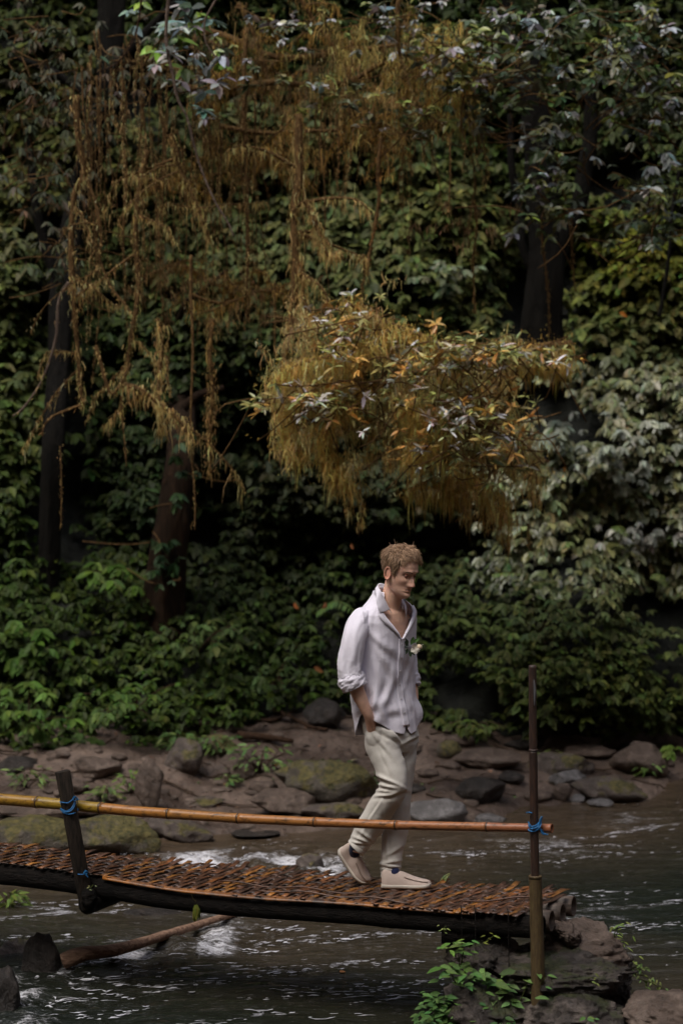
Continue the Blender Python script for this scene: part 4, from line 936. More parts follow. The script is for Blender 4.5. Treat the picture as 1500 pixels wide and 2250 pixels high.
for k in range(N_L):
    th0 = r_.uniform(-np.pi, np.pi); q_ = r_.random() ** .85; hl0 = hairline(th0); h0 = hl0 + (.118 - hl0) * q_; f0, l0 = scalp(th0, h0)
    p = np.array([f0, l0, h0]); out = nrm(p - np.array([-.005, 0, .02])); top = float(sst(.055, .095, h0)); a = abs(th0)
    Ln = .016 + .026 * top * r_.uniform(.7, 1.25) + .008 * r_.random()
    comb = np.array([.7, .35, .1]) * top + np.array([-.15, 0, -1.0]) * (1 - top)     # top swept forward and to his left, sides down
    if a > 2.0: comb = np.array([-.05, .0, -1.]) + .3 * top * np.array([-.6, 0, 1])
    if a < 1.1 and h0 > .055 and h0 < .108: comb = np.array([.7, .9 if l0 > -.03 else .25, .25]); Ln = .026 + .016 * r_.random(); top = max(top, .7)
    comb = comb + r_.normal(size=3) * (.2 + .4 * top); comb = comb - out * (comb @ out) * .85; comb = nrm(comb)
    curl = nrm(np.cross(out, comb)) * r_.uniform(-.6, .6); lift = .30 * top + .04
    lift += .16 * top * (k % 7 == 0)
    pts = []; m_ = 6
    for j in range(m_):
        s0 = j / (m_ - 1); pp = p * 1.015 + out * (.002 + .004 * top + Ln * lift * .6 * math.sin(s0 * 2.4)) + comb * Ln * s0 + curl * Ln * .8 * s0 * s0 - np.array([0, 0, 1.]) * Ln * .30 * s0 * s0 * (1 if top > .3 else .1)
        pts.append(pp)
    pts = H(*np.array(pts).T); w0 = r_.uniform(.0006, .0016) if k % 7 else r_.uniform(.0018, .0034)
    V, Fc = tube(pts, np.array([w0, w0 * 1.15, w0, w0 * .8, w0 * .5, .0003]), 4, caps=False, twist=r_.random())
    b_ = r_.random(); t0 = np.array([.12, .068, .038]) * (1 - b_) + np.array([.60, .40, .25]) * b_
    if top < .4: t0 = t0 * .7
    acc.add(V, Fc, t0)
adopt(acc.build('hair', M['hair']), man)

# ---- shirt
SV = np.array([1296, 1306, 1318, 1330, 1345, 1362, 1385, 1420, 1460, 1500, 1540, 1575, 1612])
SA = np.array([.068, .076, .105, .152, .190, .205, .200, .200, .202, .203, .206, .206, .205])
SB = np.array([.068, .074, .088, .100, .110, .117, .124, .128, .127, .124, .126, .132, .138])
SU = np.array([848.5, 848.5, 849, 850, 849, 848, 847, 844, 842, 842, 845, 850, 854])
def hemv(ph):   # ph: 0 front, + left, radians
    a = np.degrees(ph)
    return np.interp(a, [-180, -150, -128, -112, -98, -85, -68, -45, -25, -6, 0, 6, 25, 60, 90, 130, 180], [1616, 1616, 1612, 1596, 1572, 1560, 1564, 1580, 1598, 1606, 1590, 1608, 1604, 1574, 1566, 1600, 1616])
def shirt_pt(ph, v, fold=True, lift=0.):
    ph, v = np.broadcast_arrays(np.asarray(ph, float), np.asarray(v, float))
    A = np.interp(v, SV, SA); B = np.interp(v, SV, SB); U = np.interp(v, SV, SU)
    C = np.stack([J(a, b, 0.) for a, b in zip(U.ravel(), v.ravel())]).reshape(*v.shape, 3)
    dn = sst(1350, 1600, v); k = np.stack([np.cos(ph) * 2.2, np.sin(ph) * 2.2, v / 160], -1)
    r = 0 * v
    if fold:
        k = k * [1, 1, .45]; r = .014 * dn * noise(k, 1.0, 3) + .0035 * (dn + .3) * noise(k * [1, 1, 1.2] + .3 * k[..., ::-1], 1.7, 5) + .002 * noise(k * [1, 1, 2.2], 4, 7)
        sharp = 1 - np.abs(noise(k * [1.1, 1.1, .55] + [0, 0, .4] * np.sin(ph)[..., None], 3.2, 9)) * 4; r = r + .0018 * dn * np.clip(sharp, 0, 1) ** 2
        for (p0_, v0_, sl, ln, wd_, am) in ((-.55, 1440, .55, 34, 6, .007), (-.75, 1470, .35, 30, 6, .006), (-.35, 1500, -.30, 34, 6, .006), (-.8, 1400, .8, 26, 5, .006), (-.3, 1420, .9, 40, 7, .005), (.35, 1480, -.5, 36, 6, .006), (.3, 1540, .4, 26, 5, .006), (-.5, 1525, -.5, 26, 5, .008), (-.9, 1535, -.2, 22, 4, .008), (-.65, 1560, .15, 26, 4, .008)):
            qx = (ph - p0_) * 62; qy = v - v0_; c9, s9 = math.cos(math.pi / 2 - sl), math.sin(math.pi / 2 - sl); ax_ = qx * c9 + qy * s9; bx9 = -qx * s9 + qy * c9
            r = r + am * np.exp(-.5 * (ax_ / ln) ** 2) * (np.exp(-.5 * (bx9 / wd_) ** 2) - .6 * np.exp(-.5 * ((bx9 - 2.2 * wd_) / wd_) ** 2))
        # fabric hitched over the near wrist and gathered towards the pocket
        g1 = np.exp(-.5 * (((ph + 1.15) / .5) ** 2 + ((v - 1555) / 22) ** 2)); r = r + .010 * g1 * (1 + np.sin((v - 1500) * .16 + ph * 4))
        g2 = np.exp(-.5 * (((ph - 1.0) / .5) ** 2 + ((v - 1565) / 18) ** 2)); r = r + .020 * g2
        g3 = np.exp(-.5 * (((ph + .45) / .28) ** 2 + ((v - 1545) / 14) ** 2)); r = r + .012 * g3 - .008 * np.exp(-.5 * (((ph + .45) / .35) ** 2 + ((v - 1565) / 7) ** 2))
        r = r + .006 * np.sin(ph * 5 + v * .045) * np.exp(-.5 * ((v - 1530) / 35) ** 2)
        # hollow beside the armhole
        r = r - .007 * np.exp(-.5 * (((ph + .95) / .22) ** 2 + ((v - 1420) / 45) ** 2)) + .008 * np.exp(-.5 * (((ph + .6) / .2) ** 2 + ((v - 1450) / 70) ** 2))
    e_ = 2.15; c0, s0 = np.cos(ph), np.sin(ph); cx_ = np.sign(c0) * np.abs(c0) ** (2 / e_); sx_ = np.sign(s0) * np.abs(s0) ** (2 / e_)
    return C + ((A + r + lift) * sx_)[..., None] * TL + ((B + r + lift) * cx_)[..., None] * TF
def gap(v): return np.interp(v, [1296, 1330, 1345, 1365, 1385, 1398, 1404, 1575, 1600], [1.0, .80, .60, .33, .13, .03, .012, .012, .035])
nph, nv = 190, 150
s_ = np.linspace(0, 1, nph)
tt = np.linspace(0, 1, nv)
s2, t2 = np.meshgrid(s_, tt)
def vof(ph, t_): h0 = hemv(ph); return 1298 + (h0 - 1298) * t_
PH = np.zeros_like(s2); VV2 = np.zeros_like(s2)
ph0 = -np.pi * 2 + s2 * 0
for it in range(3):
    gp = gap(VV2) if it else 0.05
    PH = gp + (2 * np.pi - 2 * gp) * s2; PHw = (PH + np.pi) % (2 * np.pi) - np.pi; VV2 = vof(PHw, t2)
SVt = shirt_pt(PHw, VV2)
def solid(o, th): m_ = o.modifiers.new('thickness', 'SOLIDIFY'); m_.thickness = th; m_.offset = 0; return o
shirt = adopt(mesh('shirt', SVt.reshape(-1, 3), grid_f(nv, nph), M['shirt']), man); solid(shirt, .0025)
# sleeves with soft wrinkles
def sleeve(rings, seed, wr):
    V, Fs_ = loft(rings, 56, 14, caps=False); m_ = len(V) // 56; Vg = V.reshape(m_, 56, 3); C = Vg.mean(1, keepdims=True); d = nrm(Vg - C)
    f = np.linspace(0, 1, m_)[:, None]; ph = np.linspace(0, 2 * np.pi, 56, endpoint=False)[None]
    k = np.stack([np.cos(ph) + 0 * f, np.sin(ph) + 0 * f, f * 2.4 + .25 * np.sin(ph)], -1)
    r = (.010 * noise(k, 1.5, seed) + .0035 * noise(k * [1, 1, .8], 2.8, seed + 1) + .006 * np.clip(1 - np.abs(noise(k * [.8, .8, 2.0], 2.6, seed + 2)) * 4, 0, 1) * sst(.45, .95, f)) * wr
    o = adopt(mesh('sleeve', (Vg + d * r[..., None]).reshape(-1, 3), Fs_, M['shirt']), man); solid(o, .0025); return o
slR = [(J(803, 1354, -.07), .046, .050), (J(796, 1358, -.10), .056, .060), (J(785, 1375, -.14), .062, .067), (J(777, 1400, -.175), .064, .073), (J(772, 1435, -.195), .064, .072), (J(768, 1466, -.20), .064, .070), (J(770, 1490, -.203), .062, .066), (J(776, 1503, -.205), .058, .062)]
sleeve(slR, 61, 1.)
slL = [(J(886, 1346, .10), .045, .055), (J(890, 1352, .125), .052, .062), (J(893, 1372, .15), .050, .068), (J(894, 1410, .165), .044, .066), (J(896, 1445, .165), .044, .064), (J(899, 1475, .15), .046, .062), (J(902, 1497, .13), .044, .058)]
sleeve(slL, 71, .8)
def cuff(c0, c1, a0, b0, seed):
    rg = [(c0, a0 * .96, b0 * .96), (c0 * .8 + c1 * .2, a0 * 1.12, b0 * 1.12), (c0 * .45 + c1 * .55, a0 * 1.13, b0 * 1.12), (c0 * .1 + c1 * .9, a0 * 1.06, b0 * 1.06), (c1, a0 * .94, b0 * .94)]
    V, Fs_ = loft(rg, 56, 6, caps=False); m_ = len(V) // 56; Vg = V.reshape(m_, 56, 3); C = Vg.mean(1, keepdims=True); d = nrm(Vg - C)
    f = np.linspace(0, 1, m_)[:, None]; ph = np.linspace(0, 2 * np.pi, 56, endpoint=False)[None]; k = np.stack([np.cos(ph) + 0 * f, np.sin(ph) + 0 * f, f * 3 + .6 * np.sin(ph)], -1)
    r = .006 * noise(k, 1.8, seed) + .005 * np.clip(1 - np.abs(noise(k, 2.2, seed + 3)) * 5, 0, 1)
    solid(adopt(mesh('cuff', (Vg + d * r[..., None]).reshape(-1, 3), Fs_, M['shirt']), man), .003)
cuff(J(766.5, 1483, -.203), J(780, 1512, -.207), .064, .068, 81); cuff(J(901.5, 1481, .14), J(903.5, 1507, .115), .044, .056, 85)
# placket and buttons
vv = np.linspace(1397, 1588, 60)
for name_, p0, p1, lf in (('placket', -.10, .085, .004),):
    pp = np.stack([shirt_pt(np.full(60, a), vv, lift=lf) for a in np.linspace(p0, p1, 6)], 1); lifts = None
    solid(adopt(mesh(name_, pp.reshape(-1, 3), grid_f(60, 6), M['shirt']), man), .003)
M['button'] = cloth('button', (.45, .42, .45), (.5, .47, .5), 50, 0, .3)
for v0 in (1412, 1440, 1470, 1500, 1530, 1560):
    p = shirt_pt(np.array([-.01]), np.array([v0]), lift=.0075)[0]; V, Fc = ell(p, TF, TL, np.array([0, 0, 1.]), .0018, .0052, .0052, 2); adopt(mesh('button', V, Fc, M['button']), man)
# open neckline facings
for sg in (-1, 1):
    vv = np.linspace(1332, 1400, 24); g0 = gap(vv) - .01
    a = shirt_pt(sg * g0, vv, False, lift=.003); b = shirt_pt(sg * (g0 + .20 * sst(1405, 1350, vv) + .04), vv, False, lift=.006 + .006 * sst(1400, 1340, vv)); c = a * .5 + b * .5 + TF * .004
    solid(adopt(mesh('neckline_facing', np.stack([a, c, b], 1).reshape(-1, 3), grid_f(24, 3), M['shirt']), man), .0022)
# collar: standing band, folded over into two points
def bez(p, n): return smooth_path(p, n)
inn = bez([J(857, 1343, -.105), J(846, 1321, -.115), J(836, 1300, -.09), J(831, 1289, -.02), J(838, 1286, .05), J(856, 1293, .085), J(872, 1304, .06), J(880, 1318, .00), J(884, 1331, -.05)], 60)
ot = bez([J(833.5, 1346, -.165), J(829, 1333, -.165), J(825, 1312, -.14), J(824, 1303, -.02), J(830, 1301, .08), J(856, 1304, .125), J(882, 1313, .10), J(893, 1335, .03), J(891, 1355, -.04)], 60)
top = bez([J(856, 1339, -.112), J(845, 1317, -.122), J(834, 1295, -.10), J(829, 1286, -.02), J(837, 1282, .06), J(857, 1290, .095), J(874, 1303, .072), J(884, 1315, .015), J(887, 1328, -.04)], 60)
mid = (top + ot) / 2 + nrm((top + ot) / 2 - inn.mean(0)) * .006
solid(adopt(mesh('collar', np.stack([inn, top, mid, ot], 1).reshape(-1, 3), grid_f(60, 4), M['shirt']), man), .0025)
sb_ = bez([J(860, 1348, -.10), J(850, 1330, -.115), J(838, 1310, -.09), J(833, 1300, -.02), J(840, 1298, .05), J(858, 1304, .08), J(874, 1315, .05), J(882, 1330, -.01), J(885, 1342, -.05)], 60)
solid(adopt(mesh('collar_band', np.stack([inn, sb_], 1).reshape(-1, 3), grid_f(60, 2), M['shirt']), man), .0025)
# yoke seam and armhole seam
for pth in ([J(797, 1341, -.17), J(799, 1355, -.19), J(798.5, 1375, -.20), J(796.5, 1395, -.20)],):
    V, Fc = tube(bez(pth, 20), .0018, 5); adopt(mesh('seam', V, Fc, M['shirt']), man)

# ---- trousers
px_ = [(J(858, 1572, 0), .165, .125), (J(858, 1600, 0), .162, .13), (J(860, 1625, 0), .145, .125), (J(862, 1640, 0), .12, .11)]
pr = []
TRo = [(1550, .165, .092, 848, 0), (1585, .180, .112, 852, 0), (1610, .172, .130, 857, 0), (1632, .140, .12, 860, 0), (1648, .11, .10, 862, 0)]
V = np.concatenate([torso_ring(*r) for r in TRo]); n = 28
pr.append((V, [grid_f(len(TRo), n, True), np.array([list(range(n))]), np.array([[(len(TRo) - 1) * n + k for k in range(n)][::-1]])]))
LR = [(J(834, 1598, -.06), .082, .085), (J(838, 1626, -.09), .096, .10), (J(846, 1655, -.11), .088, .092), (J(857, 1685, -.13), .082, .085), (J(864, 1712, -.145), .078, .080), (J(862, 1732, -.145), .078, .078), (J(850, 1757, -.13), .079, .076), (J(833, 1785, -.10), .077, .074), (J(813, 1815, -.07), .070, .068), (J(798, 1838, -.05), .062, .062), (J(790, 1852, -.045), .058, .058), (J(785, 1860, -.04), .054, .055)]
pr.append(loft(LR, 40))
LL = [(J(878, 1590, .04), .098, .095), (J(885, 1630, .04), .086, .09), (J(886, 1665, .03), .072, .082), (J(882, 1705, .02), .066, .076), (J(876, 1750, .01), .070, .072), (J(871, 1800, .0), .070, .068), (J(865, 1845, -.005), .066, .066), (J(861, 1880, -.01), .061, .062), (J(858, 1905, -.01), .058, .060), (J(858, 1925, -.01), .053, .058)]
pr.append(loft(LL, 40))
pr.append(ell(J(823, 1620, -.145), TF, TL, np.array([0, 0, 1.]), .055, .045, .065))          # hand in the near pocket
pr.append(ell(J(903, 1606, .03), TF, TL, np.array([0, 0, 1.]), .03, .03, .05))
V, Nn, Fs = remesh('trousers', pr, .0045, None, None, 4)
u_, v_ = PX(V); near = (V[:, 1] < YP - .045)
k = V * [1, 1, 1.]
d = .0075 * noise(V, 6, 91) + .004 * noise(V, 15, 92)
def crease(u0, v0, ang_, ln, wd, amp, ph_=1):
    c, s = math.cos(ang_), math.sin(ang_); a = (u_ - u0) * c + (v_ - v0) * s; b = -(u_ - u0) * s + (v_ - v0) * c + 2.2 * noise(V, 9, ph_)
    return amp * np.exp(-.5 * (a / ln) ** 2) * (np.exp(-.5 * (b / wd) ** 2) - .6 * np.exp(-.5 * ((b - wd * 2.2) / wd) ** 2))
for (a, b, an, ln, wd, am) in [(855, 1728, .18, 20, 3, .012), (852, 1737, .02, 20, 3, .010), (858, 1718, .42, 18, 2.6, .010), (846, 1746, -.15, 16, 3, .010), (840, 1708, .5, 12, 3, .008), (862, 1745, -.3, 14, 3, .007),
                              (835, 1600, .4, 22, 3, .010), (850, 1612, .5, 20, 3, .010), (845, 1640, .9, 22, 3.5, .007), (868, 1618, .9, 16, 3, .009), (900, 1625, -.5, 16, 3, .008), (905, 1645, -.9, 22, 4, .006),
                              (800, 1846, .35, 16, 2.6, .009), (792, 1852, .1, 12, 2.2, .008), (805, 1836, .6, 14, 2.8, .008), (858, 1902, .12, 20, 2.4, .009), (862, 1893, -.15, 20, 2.4, .007), (858, 1910, .05, 18, 2, .007), (866, 1870, -.5, 16, 3.5, .006),
                              (848, 1670, 1.15, 40, 3, .004), (820, 1790, 2.1, 40, 2.4, .004), (850, 1850, 1.52, 45, 1.8, .004)]:
    d = d + crease(a, b, an, ln, wd, am)
V = V + Nn * d[:, None]
adopt(mesh('trousers', V, Fs, M['trousers']), man)
def edge_line(pts, rad, m='trousers', name='pocket_edge'):
    V, Fc = tube(bez(pts, 24), rad, 6); adopt(mesh(name, V, Fc, M[m]), man)

# hem rims of the trouser legs
for (c, a_, b_, dn) in ((J(784, 1861, -.04), .056, .056, J(781, 1864, -.04)), (J(858, 1924, -.01), .054, .059, J(858, 1927, -.01))):
    V, Fs_ = loft([(c + (c - dn) * 1.5, a_ * .99, b_ * .99), (c, a_ * 1.03, b_ * 1.03), (dn, a_ * 1.0, b_ * 1.0)], 36, 4, caps=False); solid(adopt(mesh('trouser_hem', V, Fs_, M['trousers']), man), .003)
# ---- shoes
upL = np.array([0, 0, 1.]); upR = nrm(np.cross(np.cross(tR_ - hR_, np.array([.0, -.35, 1.])), tR_ - hR_))
dL = nrm(tB - hB); shoe(hB - upL * .0, hB + dL * max(.27, min(.31, np.linalg.norm(tB - hB))), upL, 0, 'l', J(857, 1918, -.01))
dR = tR_ - hR_; shoe(hR_, tR_, nrm(np.array([.62, -.62, .50])), .012, 'r', J(786, 1852, -.04))

# ---- boutonniere pinned to the shirt
bt = root_at('boutonniere', shirt_pt(np.array([.55]), np.array([1420.]))[0], 'small white flower and dark green leaf boutonniere pinned to the shirt chest', 'boutonniere')
M['petal'] = leaf_mat('petal', .5, .3, .15); M['dark_leaf'] = leaf_mat('dark_leaf', .35, .6, .05); M['stem_wrap'] = cloth('stem_wrap', (.35, .36, .42), (.42, .43, .5), 100, 0)
b0 = shirt_pt(np.array([.38]), np.array([1421.]), lift=.032)[0]
xr, yu, zf = np.array([1., 0, 0]), np.array([0, 0, 1.]), np.array([0, -1., 0])
def pb(du, dv_, df=0): return b0 + xr * du * SPX - yu * dv_ * SPX + zf * df
ub, vb_ = PX(b0); ub, vb_ = float(ub[0]), float(vb_[0]); ox, oy = 902 - ub, 1420 - vb_
def leaf_at(p, d, nv_, L, W_, m, col, name='leaf', root=None):
    d = nrm(d); s = nrm(np.cross(nv_, d)); n_ = np.cross(d, s); V = [p]
    for f_, w_ in ((.25, .8), (.5, 1.), (.78, .7)): c = p + d * L * f_ - n_ * L * .15 * f_ * f_; V += [c - n_ * W_ * .2, c - s * W_ / 2 * w_, c + s * W_ / 2 * w_]
    V.append(p + d * L - n_ * L * .15)
    F3 = [[0, 2, 1], [0, 1, 3], [9, 7, 8], [9, 7 + 2, 7]] ; F3 = [[0, 2, 1], [0, 1, 3], [10, 7, 8], [10, 9, 7]]
    F4 = [[1, 2, 5, 4], [1, 4, 6, 3], [4, 5, 8, 7], [4, 7, 9, 6]]
    o = mesh(name, V, [np.array(F3), np.array(F4)], M[m], tint=col); adopt(o, root or bt); return o
for (a, b, dx, dz, L, W_, c) in [(-6, -4, -.5, 1, .030, .016, (.015, .03, .012)), (-4, -2, -1, .2, .028, .015, (.012, .028, .012)), (-6, 3, -.6, -1, .028, .014, (.015, .035, .012)), (-2, 5, .1, -1, .030, .013, (.02, .04, .015)),
                                (0, -4, .3, 1, .034, .014, (.04, .09, .02)), (4, -8, .9, .8, .030, .013, (.06, .13, .03)), (-1, 2, .4, -.9, .026, .012, (.02, .04, .012)), (-7, 0, -.9, -.4, .026, .014, (.01, .025, .01)), (2, 6, .5, -1, .024, .012, (.02, .04, .015)), (8, -2, 1, .5, .014, .006, (.08, .15, .04))]:
    leaf_at(pb(a + ox, b + oy, .024), np.array([dx, -.3, dz]), np.array([0, -1., .4]), L * 1.5, W_ * 1.5, 'dark_leaf', c)
for k in range(9):
    a_ = k * 2.4; leaf_at(pb(8 + ox, 3 + oy, .032), np.array([math.cos(a_) + .5, -.5, math.sin(a_) - .2]), np.array([-.3 * math.cos(a_), -1., .5]), .032, .026, 'petal', (.72, .68, .60), 'petal')
V, Fc = ell(pb(18 + ox, 0 + oy, .028), xr, zf, yu, .017, .014, .015, 3); adopt(mesh('bud', V, Fc, M['petal'], tint=(.70, .56, .40)), bt)
V, Fc = tube([pb(-26 + ox, 3 + oy, -.002), pb(-12 + ox, 0 + oy, .004), pb(0 + ox, 0 + oy, .01)], [.0035, .0045, .005], 8); adopt(mesh('wrapped_stem', V, Fc, M['stem_wrap']), bt)
V, Fc = tube([pb(18 + ox, -1 + oy, .01), pb(24 + ox, -3 + oy, .01), pb(27 + ox, -5 + oy, .01)], [.0012, .001, .0016], 5); adopt(mesh('stamen', V, Fc, M['petal'], tint=(.5, .5, .4)), bt)
# ================================================================= FOLIAGE
# leaf templates: along +X, normal +Z, unit length; folded along the midrib and drooping at the tip
def leaf_tpl(w, droop, fold, st=(.0, .3, .65, 1.)):
    V = [(0, 0, 0)]
    for x, k in ((st[1], 1.), (st[2], .8)):
        z = -droop * x * x; V += [(x, 0, z - fold * w), (x, w * k, z), (x, -w * k, z)]
    V.append((1, 0, -droop))
    Fc = [[0, 2, 1], [0, 1, 3], [1, 2, 5], [1, 5, 4], [1, 4, 6], [1, 6, 3], [4, 5, 7], [4, 7, 6]]
    return np.array(V, float), np.array(Fc)[:, ::-1]
T_OV = leaf_tpl(.24, .35, .35); T_NA = leaf_tpl(.15, .3, .35); T_BR = leaf_tpl(.32, .35, .3)
def put_leaves(acc, pos, d, nr, size, col, tpl=T_OV, rr=None):
    pos = np.asarray(pos, float); n = len(pos)
    if n == 0: return
    X = nrm(d); Y = nrm(np.cross(nr, X)); Z = np.cross(X, Y); size = np.broadcast_to(size, (n,))
    V0, F0 = tpl; V = pos[:, None] + size[:, None, None] * (V0[None, :, :1] * X[:, None] + V0[None, :, 1:2] * Y[:, None] + V0[None, :, 2:] * Z[:, None])
    Fc = (F0[None] + (np.arange(n) * len(V0))[:, None, None]).reshape(-1, 3)
    acc.add(V.reshape(-1, 3), Fc, np.repeat(np.asarray(col, float), len(V0), 0))
LEAFMESH = {}
def leaf_mesh(key, tpl):
    if key not in LEAFMESH:
        o = mesh('leaf', tpl[0], tpl[1], M['leaf_part']); LEAFMESH[key] = o.data; bpy.data.objects.remove(o)
    return LEAFMESH[key]
def leaf_objects(root, pos, d, nr, size, col, key, tpl):
    me = leaf_mesh(key, tpl); X = nrm(d); Y = nrm(np.cross(nr, X)); Z = np.cross(X, Y); base = ROOTS[root.name]; size = np.broadcast_to(size, (len(pos),))
    for k in range(len(pos)):
        o = bpy.data.objects.new('leaf', me); sc.collection.objects.link(o); o.parent = root
        m_ = Matrix([[X[k][i] * size[k], Y[k][i] * size[k], Z[k][i] * size[k], pos[k][i] - base[i]] for i in range(3)] + [[0, 0, 0, 1]]); o.matrix_basis = m_
        o.color = (*col[k], 1)
def fan(centres, outs, r_, nl=(4, 8), size=.13, droop=.55, spread=1.5, jit=.25, stem=.0):
    """whorls of drooping leaves: each centre carries a hand of leaves fanned round its outward direction"""
    P_, D_, N_, S_, I_ = [], [], [], [], []
    up = np.array([0, 0, 1.])
    for i, (c, o) in enumerate(zip(centres, outs)):
        o = nrm(o); side = nrm(np.cross(o, up)); n = r_.integers(nl[0], nl[1] + 1); sz = size * r_.uniform(.55, 1.35)
        a = np.linspace(-spread, spread, n) + r_.normal(size=n) * jit * .6
        dd = np.cos(a)[:, None] * o + np.sin(a)[:, None] * side - up * (droop + r_.normal(size=n) * jit)[:, None]
        P_.append(c + dd * stem * sz); D_.append(dd); N_.append(up * 1. + o * .55 + r_.normal(size=(n, 3)) * .22); S_.append(sz * r_.uniform(.75, 1.1, n)); I_.append(np.full(n, i))
    return map(np.concatenate, (P_, D_, N_, S_, I_))
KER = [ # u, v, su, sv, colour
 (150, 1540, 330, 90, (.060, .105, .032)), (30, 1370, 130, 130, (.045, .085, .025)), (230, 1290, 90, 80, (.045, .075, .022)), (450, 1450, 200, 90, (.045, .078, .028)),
 (1360, 1040, 200, 160, (.36, .42, .50)), (1250, 900, 90, 60, (.26, .27, .20)), (1220, 1160, 70, 60, (.24, .27, .19)), (1460, 1180, 80, 60, (.26, .27, .23)),  # right-slope leaves: reflected sky sheen is put into their pale colour
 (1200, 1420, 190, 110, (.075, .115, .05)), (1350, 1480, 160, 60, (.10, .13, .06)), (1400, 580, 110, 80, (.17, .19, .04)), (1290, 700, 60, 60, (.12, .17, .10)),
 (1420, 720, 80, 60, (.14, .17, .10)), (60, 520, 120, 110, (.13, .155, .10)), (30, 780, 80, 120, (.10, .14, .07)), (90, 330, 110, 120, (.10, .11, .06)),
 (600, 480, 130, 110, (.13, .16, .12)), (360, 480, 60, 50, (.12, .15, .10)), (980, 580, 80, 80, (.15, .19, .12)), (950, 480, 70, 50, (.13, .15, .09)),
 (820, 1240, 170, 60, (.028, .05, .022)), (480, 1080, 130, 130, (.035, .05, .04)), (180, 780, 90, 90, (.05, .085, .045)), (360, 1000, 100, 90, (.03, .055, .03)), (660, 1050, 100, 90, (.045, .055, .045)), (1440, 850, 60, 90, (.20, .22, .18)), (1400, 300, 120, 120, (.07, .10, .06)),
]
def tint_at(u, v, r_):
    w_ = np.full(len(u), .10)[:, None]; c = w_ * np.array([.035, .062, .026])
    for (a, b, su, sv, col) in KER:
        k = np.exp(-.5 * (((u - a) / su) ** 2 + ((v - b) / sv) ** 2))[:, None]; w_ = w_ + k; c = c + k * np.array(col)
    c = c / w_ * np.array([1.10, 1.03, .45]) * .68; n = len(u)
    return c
def vary(c, r_, a=.36, hue=.10):
    n = len(c); k = np.exp(r_.normal(size=(n, 1)) * a); c = c * k; return np.clip(c * (1 + r_.normal(size=(n, 3)) * np.array([hue * 1.3, hue * .5, hue])), .003, .8)
DARK = [(150, 1000, 60, 260), (130, 700, 40, 200), (240, 200, 60, 110), (610, 1240, 50, 40), (1130, 880, 90, 45), (1000, 1150, 60, 40), (1210, 520, 70, 160), (1130, 640, 60, 80),
        (1090, 1540, 60, 30), (1360, 370, 60, 50), (880, 620, 70, 60), (470, 1180, 60, 60), (1480, 1400, 60, 80), (1010, 1500, 60, 40), (500, 980, 70, 50), (1360, 1310, 70, 25), (690, 1420, 50, 60)]
r_ = np.random.default_rng(41)
# samples over the wall, with gaps where the noise or the hollows say so
n0 = 62000
x = r_.uniform(-5.4, 5.4, n0); z = r_.uniform(.25, 9.5, n0); y = hill_y(x, z) + .02
pt0 = np.stack([x, y, z], -1); u, v = PX(pt0)
dens = .80 + .85 * fbm(pt0 * [1, .3, 1.7], 1.0, 61, 3) - .0
for (a, b, su, sv) in DARK: dens = dens - .6 * np.exp(-.5 * (((u - a) / su) ** 2 + ((v - b) / sv) ** 2))
dens = np.where((v > 1230) & (u < 700), np.maximum(dens, .72), dens)
base_z = np.interp(u, [-400, 0, 250, 420, 560, 700, 900, 1020, 1150, 1300, 1500, 1900], [1700, 1700, 1670, 1610, 1560, 1535, 1560, 1610, 1600, 1560, 1600, 1600])
dens = dens * (v < base_z)
keep = r_.random(n0) < dens; pt0, u, v = pt0[keep], u[keep], v[keep]
inside = (u > -80) & (u < 1580) & (v > -80) & (v < 1700); wide = ~inside & (r_.random(len(u)) < .5); sel = inside | wide
pt0, u, v = pt0[sel], u[sel], v[sel]
gy_ = (hill_y(pt0[:, 0] + .05, pt0[:, 2]) - hill_y(pt0[:, 0] - .05, pt0[:, 2])) / .1
outs = nrm(np.stack([gy_ * .9, -np.ones(len(u)), .35 + 0 * u], -1) + r_.normal(size=(len(u), 3)) * .35)
pt0 = pt0 - np.array([0, 1, 0]) * r_.uniform(-.10, .30, len(u))[:, None]
# leaf size by region
sz = np.interp(v, [0, 700, 1200, 1450, 1650], [.125, .125, .105, .088, .08]); sz = np.where((u > 1080) & (v > 800) & (v < 1300), .115, sz); sz = np.where((u > 900) & (v > 1280), .092, sz)
sz = np.where((u < 560) & (v > 1380), .095, sz)
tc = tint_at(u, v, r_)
big = r_.random(len(u)) < .5
def emit(accs, idx, **kw):
    global pt0, outs
    s = sz[idx]; P_, D_, N_, S_, I_ = fan(pt0[idx], outs[idx], r_, size=1., **kw)
    S_ = S_ * s[I_]; P2 = P_ + D_ * 0; return P2, D_, N_, S_, vary(tc[idx][I_], r_), I_
